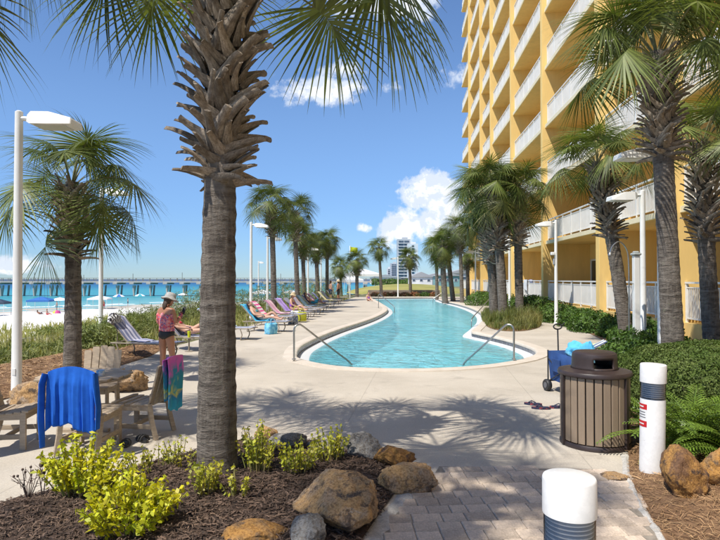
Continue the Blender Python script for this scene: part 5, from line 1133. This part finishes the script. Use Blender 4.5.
def person(label, loc, rz, pose, skin, face_dir, hair=None, hat=None, clothes=(), sc=1., group=None, hairlen=.12):
    t = thing('person', label, 'person', loc, rz, group); t.scale = (sc,) * 3; names = list(pose); idx = {n: i for i, n in enumerate(names)}
    me = bpy.data.meshes.new('skel'); me.from_pydata([pose[n] for n in names], [(idx[a], idx[b]) for a, b in BONES], []); o = bpy.data.objects.new('skel', me); COL.objects.link(o)
    sk = o.modifiers.new('s', 'SKIN'); o.modifiers.new('u', 'SUBSURF').levels = 2; dat = me.skin_vertices[0].data
    for n in names: rr = RAD[n[:-1] if n[-1] in 'LR' else n]; dat[idx[n]].radius = rr; dat[idx[n]].use_root = (n == 'pelvis')
    dg = bpy.context.evaluated_depsgraph_get(); ev = o.evaluated_get(dg); bm_ = bpy.data.meshes.new_from_object(ev); mb = MB(); mb.add([v.co.copy() for v in bm_.vertices], [tuple(p.vertices) for p in bm_.polygons])
    nbody = len(mb.f); bpy.data.objects.remove(o)
    P = {k: Vector(v) for k, v in pose.items()}; fd = Vector(face_dir).normalized(); up = (P['head'] - P['neck']).normalized(); up = (up - fd * up.dot(fd)).normalized(); sd = fd.cross(up); rot = Matrix((sd, fd, up)).transposed(); c = P['head'] + up * .055
    def hf(u, v):
        a = 2 * math.pi * u; b = math.pi * (v - .5) * .999; d = Vector((math.cos(b) * math.cos(a), math.cos(b) * math.sin(a), math.sin(b))); k = Vector((d.x * .074, d.y * .094, d.z * .115))
        if d.z < -.2: k.x *= 1 + .35 * (d.z + .2); k.y *= 1 + .18 * (d.z + .2)
        g = math.exp(-((d.x / .16) ** 2 + ((d.z + .12) / .2) ** 2)); k.y += .022 * g if d.y > 0 else 0           # nose
        k.y -= .008 * math.exp(-(((abs(d.x) - .38) / .18) ** 2 + ((d.z - .05) / .14) ** 2)) if d.y > 0 else 0      # eye sockets
        k.x += math.copysign(.014, d.x) * math.exp(-((d.y / .2) ** 2 + ((d.z + .02) / .22) ** 2)) if abs(d.x) > .7 else 0   # ears
        return c + rot @ k
    mb.grid(hf, 28, 20, True)
    for s in 'LR':                                          # fingers leave the palm, the thumb its side
        h, w = P['ha' + s], P['wr' + s]; d = (h - w).normalized(); q = d.cross(Vector((0, 0, 1))); q = q.normalized() if q.length > .1 else Vector((1, 0, 0)); n_ = q.cross(d).normalized()
        for i, L in enumerate((.062, .07, .066, .052)): b0 = h + q * (i - 1.5) * .017 + d * .018; mb.tube([b0, b0 + d * L * .55 - n_ * .006, b0 + d * L - n_ * .026], [.0095, .0088, .007], 6)
        b0 = h - q * .03 - d * .01; mb.tube([b0, b0 - q * .022 + d * .025, b0 - q * .03 + d * .055 - n_ * .01], [.011, .0098, .008], 6)
    body = mb.build('body', skin, t, True, 180)
    cen = [sum((Vector(mb.v[i]) for i in f), Vector()) / len(f) for f in mb.f[:nbody]]
    def bone(p):
        best = None
        for a, b in BONES:
            A, B = P[a], P[b]; e = B - A; tt = max(0, min(1, (p - A).dot(e) / e.length_squared)); dd = (p - A - e * tt).length - .03 * (a in ('spine', 'pelvis', 'chest'))
            if best is None or dd < best[0]: best = (dd, a, b, tt)
        return best
    bn = [bone(p) for p in cen]; vn = body.data.vertices
    for nm, m, spec in clothes:
        fs = [f for f, pp in zip(mb.f[:nbody], cen) if spec(pp)] if callable(spec) else [f for f, b in zip(mb.f[:nbody], bn) if any(b[1].startswith(x) and b[2].startswith(y) and lo <= b[3] <= hi for x, y, lo, hi in spec)]
        if not fs: continue
        use = sorted({i for f in fs for i in f}); rm = {i: k for k, i in enumerate(use)}; cl = MB(); cl.add([vn[i].co + vn[i].normal * .009 for i in use], [tuple(rm[i] for i in f) for f in fs]); oo = cl.build(nm, m, t, True, 180); oo.modifiers.new('cloth', 'SOLIDIFY').thickness = .006
    if hair is not None:
        hb = MB(); hb.ball(c - fd * .018 + up * .022, (.083, .098, .112), 20, 12, rot); hb.ball(c - fd * .06 - up * hairlen * .6, (.062, .045, hairlen), 14, 8, rot); hb.build('hair', hair, t, True, 180)
    if hat is not None:
        hm = MB(); hm.lathe([(.165, -.03), (.145, -.01), (.108, .012), (.104, .05), (.092, .09), (.055, .108), (.0, .112)], 32); hm.v = [tuple(c + up * .055 + rot @ Vector((v[0], v[1], v[2] + .01 * math.sin(5 * math.atan2(v[1], v[0])) * (math.hypot(v[0], v[1]) > .15)))) for v in hm.v]; ho = hm.build('hat', hat, t, True, 60); ho.modifiers.new('brim', 'SOLIDIFY').thickness = .006
    return t
SK1 = mat('skin_tan', (.42, .20, .115), (.38, .175, .10), rough=.5, scale=6); SK2 = mat('skin_fair', (.56, .33, .23), (.50, .28, .19), rough=.5, scale=6)
H_br = mat('hair_brown', (.06, .035, .02), rough=.6); H_bl = mat('hair_fair', (.30, .20, .10), rough=.6); HAT = mat('hat_grey', (.42, .42, .40), (.30, .30, .29), rough=.9, scale=14); STRAW = mat('hat_straw', (.50, .40, .24), rough=.9)
SW1 = mat('swim_print', (.62, .07, .10), (.70, .30, .28), rough=.7, scale=22, lo=.45, hi=.55, third=((.10, .09, .25), 26, .54, .58)); SWB = mat('swim_black', (.012, .012, .014), rough=.6); SWN = mat('swim_navy', (.02, .03, .09), rough=.7); SWP = mat('swim_purple', (.28, .08, .45), rough=.7); SWT = mat('swim_teal', (.03, .25, .30), rough=.7); SWR = mat('swim_red', (.50, .03, .05), rough=.7)
w = dict(STAND); w.update(elL=(-.215, .0, 1.10), wrL=(-.12, .19, 1.02), haL=(-.07, .24, 1.04), elR=(.215, .02, 1.10), wrR=(.17, .20, 1.20), haR=(.14, .25, 1.26), knR=(.105, .05, .49), anR=(.10, .0, .09), toR=(.13, .14, .03), head=(.01, .04, 1.46))
TOP = [('pelvis', 'spine', .3, 1), ('spine', 'chest', 0, .9)]; BOT = [('pelvis', 'hip', 0, .8), ('pelvis', 'spine', 0, .35)]; SHORTS = [('pelvis', 'hip', 0, 1), ('pelvis', 'spine', 0, .4), ('hip', 'kn', 0, .85)]; BIK = [('spine', 'chest', .55, 1)]
p = at(166, 381); person('standing woman seen from behind in grey sun hat and coral printed swimsuit', (p.x, p.y, 0), R(-24), w, SK1, (.15, 1, -.35), H_br, HAT, [('swim_top', SW1, lambda p: .95 < p.z < 1.27 and abs(p.x) < .19), ('swim_bottom', SWB, lambda p: .80 < p.z < .955 and abs(p.x) < .21 and p.z > .80 + .35 * max(0, abs(p.x) - .03))], .985)
ph = Matrix.Rotation(R(-24), 3, 'Z') @ Vector((.15, .30, 1.30)); tag(MB().box((0, 0, 0), (.075, .012, .15), ch=.004).build('phone', SWB, None, False, loc=(p.x + ph.x, p.y + ph.y, ph.z), rot=(R(-25), 0, R(-24))), 'dark phone held up by the woman in the sun hat', 'phone')
def on_lounger(i, label, pose, skin, hair, hat, clothes, grp='sunbathers on loungers'): x, y, rz = LPOS[i]; person(label, (x, y, .015), rz, pose, skin, (.85, 0, .35) if pose is RECL else (1, 0, -.1), hair, hat, clothes, 1., grp)
on_lounger(1, 'sunbather reclining with bent knees beside the nearest trunk', RECL, SK2, H_bl, None, [('swim_top', SWR, BIK), ('swim_bottom', SWN, BOT)])
on_lounger(4, 'sunbather in a straw hat sitting by the white tote', SIT, SK2, H_bl, STRAW, [('swimsuit', SWP, TOP + BOT)])
on_lounger(6, 'man reclining bare chested midway down the row', RECL, SK1, H_br, None, [('shorts', SWT, SHORTS)])
on_lounger(2, 'sunbather lying low on the blue towel lounger', RECL, SK2, H_br, None, [('swim_top', SWT, BIK), ('swim_bottom', SWT, BOT)])
heap('pink_towel', 'pink and white towel rolled behind the sunbather head', 'towel', tm('towel_rose', (.70, .15, .25), (.75, .65, .65), 9), (LPOS[1][0] - .72, LPOS[1][1] - .02, .92), (.10, .22, .10), 5)
heap('striped_towel', 'black and white towel bunched on the nearest lounger back', 'towel', tm('towel_zebra', (.03, .03, .04), (.70, .70, .70), 14, .1), (LPOS[0][0] - .74, LPOS[0][1] - .02, .93), (.10, .24, .13), 6)
tag(MB().lathe([(.035, 0), (.045, .16), (.045, .165), (.0, .165)], 16).build('drink_cup', mat('cup_lime', (.55, .60, .02), rough=.4), None, loc=(LPOS[1][0] + .05, LPOS[1][1] - .42, .37)), 'lime yellow drink cup beside the reclining sunbather', 'cup')
st = thing('side_stand', 'small low stand holding the lime cup by the sunbather', 'stand', (LPOS[1][0] + .05, LPOS[1][1] - .42, 0)); MB().lathe([(.14, .345), (.15, .35), (.15, .368), (.0, .369)], 24).build('top', M_tan, st); MB().lathe([(.02, .01), (.02, .345)], 8).build('stem', M_tan, st); MB().lathe([(.11, 0), (.11, .012), (.02, .02)], 20).build('base', M_tan, st)
p = at(330.5, 301.5); person('man in dark swim shorts standing at left of the far pair', (p.x, p.y, 0), R(-60), STAND, SK2, (0, 1, 0), H_br, None, [('shorts', SWN, SHORTS)], 1.08, 'men standing far down the deck')
p = at(338.5, 302); w2 = dict(STAND); w2.update(elR=(.24, -.02, 1.08), wrR=(.12, .16, 1.0), haR=(.05, .2, 1.02)); person('man in a straw hat standing at right of the far pair', (p.x, p.y, 0), R(70), w2, SK1, (0, 1, 0), H_br, STRAW, [('shorts', SWB, SHORTS)], 1.1, 'men standing far down the deck')
p = at(368.5, 301); c_ = dict(SIT); c_ = {k: (v[0], v[1], v[2] - .40) for k, v in c_.items()}; c_.update(anL=(.52, .12, .06), anR=(.60, -.12, .06), toL=(.62, .13, .05), toR=(.70, -.12, .05), knL=(.32, .12, .26), knR=(.34, -.12, .20)); person('child in purple sitting on the deck by the far pool edge', (p.x, p.y, .0), R(-70), c_, SK2, (1, 0, 0), H_br, None, [('swimsuit', SWP, TOP + BOT)], .95)
# ------------------------------------------------------------------ fishing pier
M_pier = mat('pier_concrete', (.46, .42, .37), (.38, .35, .31), rough=.9, scale=.4); M_pw = mat('pier_timber', (.20, .17, .14), (.26, .22, .18), rough=.9, scale=.6)
def build_pier():
    D = 200.; x0, x1 = gx(-80, D), gx(414, D); t = thing('fishing_pier', 'long fishing pier on piles crossing the sea at the horizon', 'pier', ((x0 + x1) / 2, D, SEA_Z)); cx = (x0 + x1) / 2; zd = 1.15 - SEA_Z
    MB().box((0, 0, zd - .25), (x1 - x0, 7, .5)).build('deck', M_pier, t, False); mb = MB(); n = int((x1 - x0) / 2.4)
    for y in (-3.4, 3.4):
        mb.box((0, y, zd + 1.05), (x1 - x0, .18, .12)); mb.box((0, y, zd + .6), (x1 - x0, .08, .14)); mb.box((0, y, zd + .25), (x1 - x0, .08, .14))
        for i in range(n + 1): mb.box((-(x1 - x0) / 2 + (x1 - x0) * i / n, y, zd + .52), (.14, .16, 1.04))
    stuff(mb.build('railing', M_pw, t, False)); cap = MB().box((0, 0, zd - .8), (1.5, 7.6, .62), ch=.05).mesh('pile_cap', M_pier, False)
    pv = MB().tube([(0, 0, -3.5), (0, 0, zd - 1.4)], .34, 8).mesh('pile', M_pier); n = int((x1 - x0) / 5.75)
    for i in range(n + 1):
        x = -(x1 - x0) / 2 + 1 + 5.75 * i; link('pile_cap', cap, t, (x, 0, 0))
        for y, rx, ry in ((-2.9, 0, R(-5)), (2.9, 0, R(5)), (-1, R(0), R(9))): link('pile', pv, t, (x + (.25 if y < 0 else -.25) - math.tan(ry) * (zd - 1.4) * 1., y, 0), (rx, ry, 0))
    for i in range(9):
        x = -(x1 - x0) / 2 + 8 + i * 17; MB().tube([(x, -3.2, zd), (x, -3.2, zd + 2.2 + (i % 3) * .4)], .09, 6).build('lamp_pole', M_pw, t)
build_pier()
# ------------------------------------------------------------------ beach shade and bathers
def gz(x, y): return float(ground_h(np.array([x]), np.array([y]))[0][0])
C_bl = mat('canopy_blue', (.03, .14, .42), rough=.7); C_wh = mat('canopy_white', (.78, .78, .78), rough=.7); C_dk = mat('canopy_dark', (.03, .05, .08), rough=.7); C_tl = mat('canopy_teal', (.05, .35, .40), rough=.7)
def canopy(label, px, d, w, hg, m):
    x = gx(px, d); t = thing('beach_canopy', label, 'canopy', (x, d, gz(x, d)), .15, 'shade canopies on the beach'); mb = MB(); a = w / 2
    mb.add([(-a, -a, hg * .78), (a, -a, hg * .78), (a, a, hg * .78), (-a, a, hg * .78), (0, 0, hg), (-a, -a, hg * .68), (a, -a, hg * .68), (a, a, hg * .68), (-a, a, hg * .68)], [(0, 1, 4), (1, 2, 4), (2, 3, 4), (3, 0, 4)] + [(5 + i, 5 + (i + 1) % 4, (i + 1) % 4, i) for i in range(4)]); mb.build('canopy_top', m, t, False)
    for sx in (-1, 1):
        for sy in (-1, 1): MB().tube([(sx * a * .97, sy * a * .97, 0), (sx * a * .97, sy * a * .97, hg * .78)], .035, 6).build('pole', M_white, t)
def umbrella(label, px, d, w, hg, m1, m2):
    x = gx(px, d); t = thing('beach_umbrella', label, 'umbrella', (x, d, gz(x, d)), 0, 'umbrellas on the beach'); MB().tube([(0, 0, -.2), (0, 0, hg)], .03, 6).build('pole', M_white, t)
    for i in range(8): a0, a1 = i * math.pi / 4, (i + 1) * math.pi / 4; mb = MB(); mb.add([(0, 0, hg)] + [(w / 2 * f * math.cos(a), w / 2 * f * math.sin(a), hg - .55 * f ** 1.6) for f in (.55, 1) for a in (a0, a1)], [(0, 1, 2), (1, 3, 4, 2)]); mb.build('panel', (m1, m2)[i % 2], t, False)
canopy('blue square canopy on the sand, the bigger one at left', 42, 98, 3.6, 2.7, C_bl); canopy('dark canopy over a cart at the far left of the beach', -1, 88, 2.6, 2.6, C_dk); canopy('white canopy on the sand right of the left palm trunk', 100, 112, 3.7, 2.6, C_wh)
umbrella('white umbrella half hidden by the left palm trunk', 60, 100, 2.9, 2.5, C_wh, C_wh); umbrella('blue and white umbrella beside the white canopy', 119, 120, 2.6, 2.7, C_bl, C_wh); umbrella('teal umbrella farther along the sand', 140, 135, 2.6, 2.6, C_tl, C_wh); umbrella('white umbrella below the pier near the nearest trunk', 183, 150, 3., 2.6, C_wh, C_wh)
canopy('white canopy on the sand beyond the first seaward lamp', 262, 130, 4.2, 3., C_wh); canopy('white canopy among the seaward palms', 291, 150, 3.6, 2.8, C_wh); canopy('white tent behind the two standing men', 362, 92, 5.2, 4., C_wh); canopy('second white tent left of the far pool corner', 350, 110, 4.6, 4., C_wh)
for i, (lb, px, d, pz) in enumerate([('bather sitting on the sand beside the blue canopy', 47.5, 86, SIT), ('bather lying back on the sand left of the blue canopy', 41, 88, RECL), ('bather standing at the water edge at left', 57, 104, STAND), ('bather standing below the white canopy', 104, 108, STAND), ('bather standing far along the beach', 128, 124, STAND)]):
    x = gx(px, d); P_ = pz if pz is STAND else {k: (v[0], v[1], v[2] - .40) for k, v in pz.items()}; person(lb, (x, d, gz(x, d)), i * 1.3, P_, SK1 if i % 2 else SK2, (0, 1, 0) if pz is STAND else (1, 0, 0), H_br, None, [('shorts', (SWR, SWN, SWT)[i % 3], SHORTS)], 1.05, 'bathers on the beach')
x = gx(57, 90); t = thing('pop_up_tent', 'small multicoloured pop up tent on the sand', 'tent', (x, 90, gz(x, 90))); t.scale = (.55,) * 3
for i, c in enumerate(((.25, .06, .45), (.05, .40, .45), (.45, .50, .05), (.60, .08, .25))): MB().lathe([(1.1, 0), (1.0, .45), (.6, .85), (.0, 1.0)], 6, a0=i * 1.57, a1=i * 1.57 + 1.57, cap=False).build('panel', mat('tent_%d' % i, c), t)
# ------------------------------------------------------------------ far end of the pool, houses, tower
Mx = bpy.data.meshes; mg = mat('dry_lawn', (.25, .24, .055), (.33, .29, .09), rough=.95, scale=.3, world=True, bump=.5, bscale=4)
mb = MB(); mb.grid(lambda u, v: Vector((gx(408, 88) + 9.5 * v * math.cos(6.283 * u), 88 + 15 * v * math.sin(6.283 * u), -.1 + 1.25 * (1 - v * v) ** .8 if v < 1 else -.2)), 40, 12, True); struct(mb.build('grass_mound', mg))
wl = mat('brown_wall', (.20, .16, .13), (.26, .21, .17), rough=.9, scale=.8); o = MB().box((0, 0, .28), (8.6, .3, .62), ch=.02).build('low_wall', wl, None, False, loc=(gx(404, 68), 68, 0)); tag(o, 'low brown wall behind the far end of the pool', 'wall')
red = mat('red_flower_leaf', (.28, .07, .03), (.14, .14, .03), rough=.6, scale=2, isl=.4)
for i, px in enumerate((376, 386, 395, 405, 415, 425, 434)): shrub('border_shrub', '%s shrub of the low planting at the far pool end' % ('leftmost reddish', 'second reddish', 'third reddish', 'middle reddish', 'fifth reddish', 'sixth reddish', 'rightmost reddish')[i], 'shrub', (gx(px, 63), 63, 0), (.65, .5, .42), 700, red if i < 3 else (M_shrub if i == 5 else red), (.12, .07), 120 + i, 2.2, .25, .4, 'planting at the far pool end')
hw = mat('house_white', (.70, .70, .69), (.62, .62, .62), rough=.8, scale=.5); hg_ = mat('roof_grey', (.34, .35, .36), rough=.8); ht = mat('house_teal', (.20, .36, .36), rough=.8); M_band = mat('far_glass', (.10, .13, .17), (.06, .08, .11), rough=.2, scale=.6)
def house(label, px, d, w, h, rh, m, rz=0.):
    x = gx(px, d); t = thing('beach_house', label, 'house', (x, d, -.1), rz); MB().box((0, 0, h / 2), (w, 7, h)).build('wall', m, t, False); mb = MB(); a = w / 2 + .4; mb.add([(-a, -3.9, h), (a, -3.9, h), (a, 3.9, h), (-a, 3.9, h), (0, -3.9, h + rh), (0, 3.9, h + rh)], [(0, 1, 4), (2, 3, 5), (0, 4, 5, 3), (1, 2, 5, 4), (0, 3, 2, 1)]); mb.build('roof', hg_ if rh < 2.4 else hw, t, False)
    for i in range(3):
        wn = MB().box((-w / 3 + i * w / 3, -3.53, h * .62), (w * .16, .08, h * .28)).build('window', M_white, t, False); MB().box((-w / 3 + i * w / 3, -3.58, h * .62), (w * .12, .04, h * .22)).build('pane', M_band, wn, False)
house('white beach house with a tall gable below the tower', 420, 170, 6.5, 2.6, 1.5, hw); house('long white house right of the gabled one', 434, 175, 8, 2.6, 1.1, hw); house('small teal house behind the far palms', 446, 150, 6, 2.8, .9, ht); house('low white house at left of the tower', 385, 230, 12, 2.6, 1.2, hw); house('pale house hidden behind the far right palms', 462, 165, 9, 3.6, 1.4, hw)
def tower(label, x, d, w, dep, n, fh, m, frac, cols):
    t = thing('apartment_tower', label, 'building', (x, d, -.2), 0.); H = n * fh + 1.5; MB().box((0, dep / 2, H / 2), (w, dep, H)).build('wall', m, t, False); MB().box((w * .1, dep / 2, H + 1.0), (w * .4, dep * .5, 2.4)).build('roof_block', m, t, False)
    for k in range(n):
        for c in range(cols):
            ww = w * frac / cols; MB().box((-w / 2 + w * (1 - frac) / 2 + ww * (c + .5), -.06, fh * (k + .62)), (ww * .86, .5, fh * .55)).build('window', M_band, t, False)
        MB().box((0, -.5, fh * k + .12), (w * (frac + .04), 1.2, .26)).build('balcony', hw, t, False)
D_ = 640.; pm = D_ / FPX
tower('taller grey tower slab with dark glass bands on the skyline', gx(404, D_), D_, 13. * pm, 16, 13, 3.5, mat('tower_grey', (.46, .47, .48), rough=.8), .86, 2); tower('white tower block joined to the right of the grey slab', gx(413, D_ - 12), D_ - 12, 10. * pm, 16, 12, 3.3, hw, .25, 1)
tower('small pale block left of the towers', gx(394, 900), 900, 7 * 1.58, 14, 8, 3.2, mat('tower_pale', (.50, .50, .51), rough=.8), .7, 2); tower('smallest pale block at the left of the skyline group', gx(389, 920), 920, 4 * 1.6, 12, 6, 3., hw, .6, 1)
rng = np.random.default_rng(5); n = 9000; X = rng.uniform(gx(372, 200), gx(520, 200), n); Y = rng.uniform(190, 215, n); hh = 2.2 + 1.5 * np.array([mnoise.noise(Vector((x * .18, 0, 1))) for x in X]); Z = rng.random(n) ** .7 * np.maximum(hh, .5) - .2
V, F = leaves(np.column_stack([X, Y, Z]), np.tile([0, -.5, .6], (n, 1)), np.full(n, .7), np.full(n, .5), .1, .7, rng); stuff(link('distant_trees', arr_mesh('distant_trees', V, F, M_shrub)), 'band of distant low trees behind the houses', 'trees')
p = Vector((gx(350, 60), 60, 0)); t = thing('flag_pole', 'flag pole with a yellow green flag beyond the deck', 'flag pole', p); H = zt(246, 60); MB().lathe([(.05, -.1), (.04, H), (.0, H + .05)], 8).build('pole', M_white, t); mb = MB(); mb.grid(lambda u, v: Vector((.05 + .75 * u, .06 * math.sin(u * 7), H - .08 - .55 * v - .10 * u)), 12, 6); mb.build('flag', mat('flag_yellow', (.62, .68, .03), rough=.7, transl=.3), t)
# towels hung on the ground floor fence
for lb, px, d, m in (('violet towel hanging over the white patio fence', 531, 33.6, mat('towel_lilac', (.22, .20, .48), (.60, .60, .70), rough=.9, scale=5)), ('pale towel beside the violet one on the patio fence', 526, 34.2, wc)):
    q = atd(px, 281, d); drape('hung_towel', lb, 'towel', m, (gx(px, d) , d, 1.86), .42, .62, .3, R(-94), 3, .02, .2, 0., int(px))
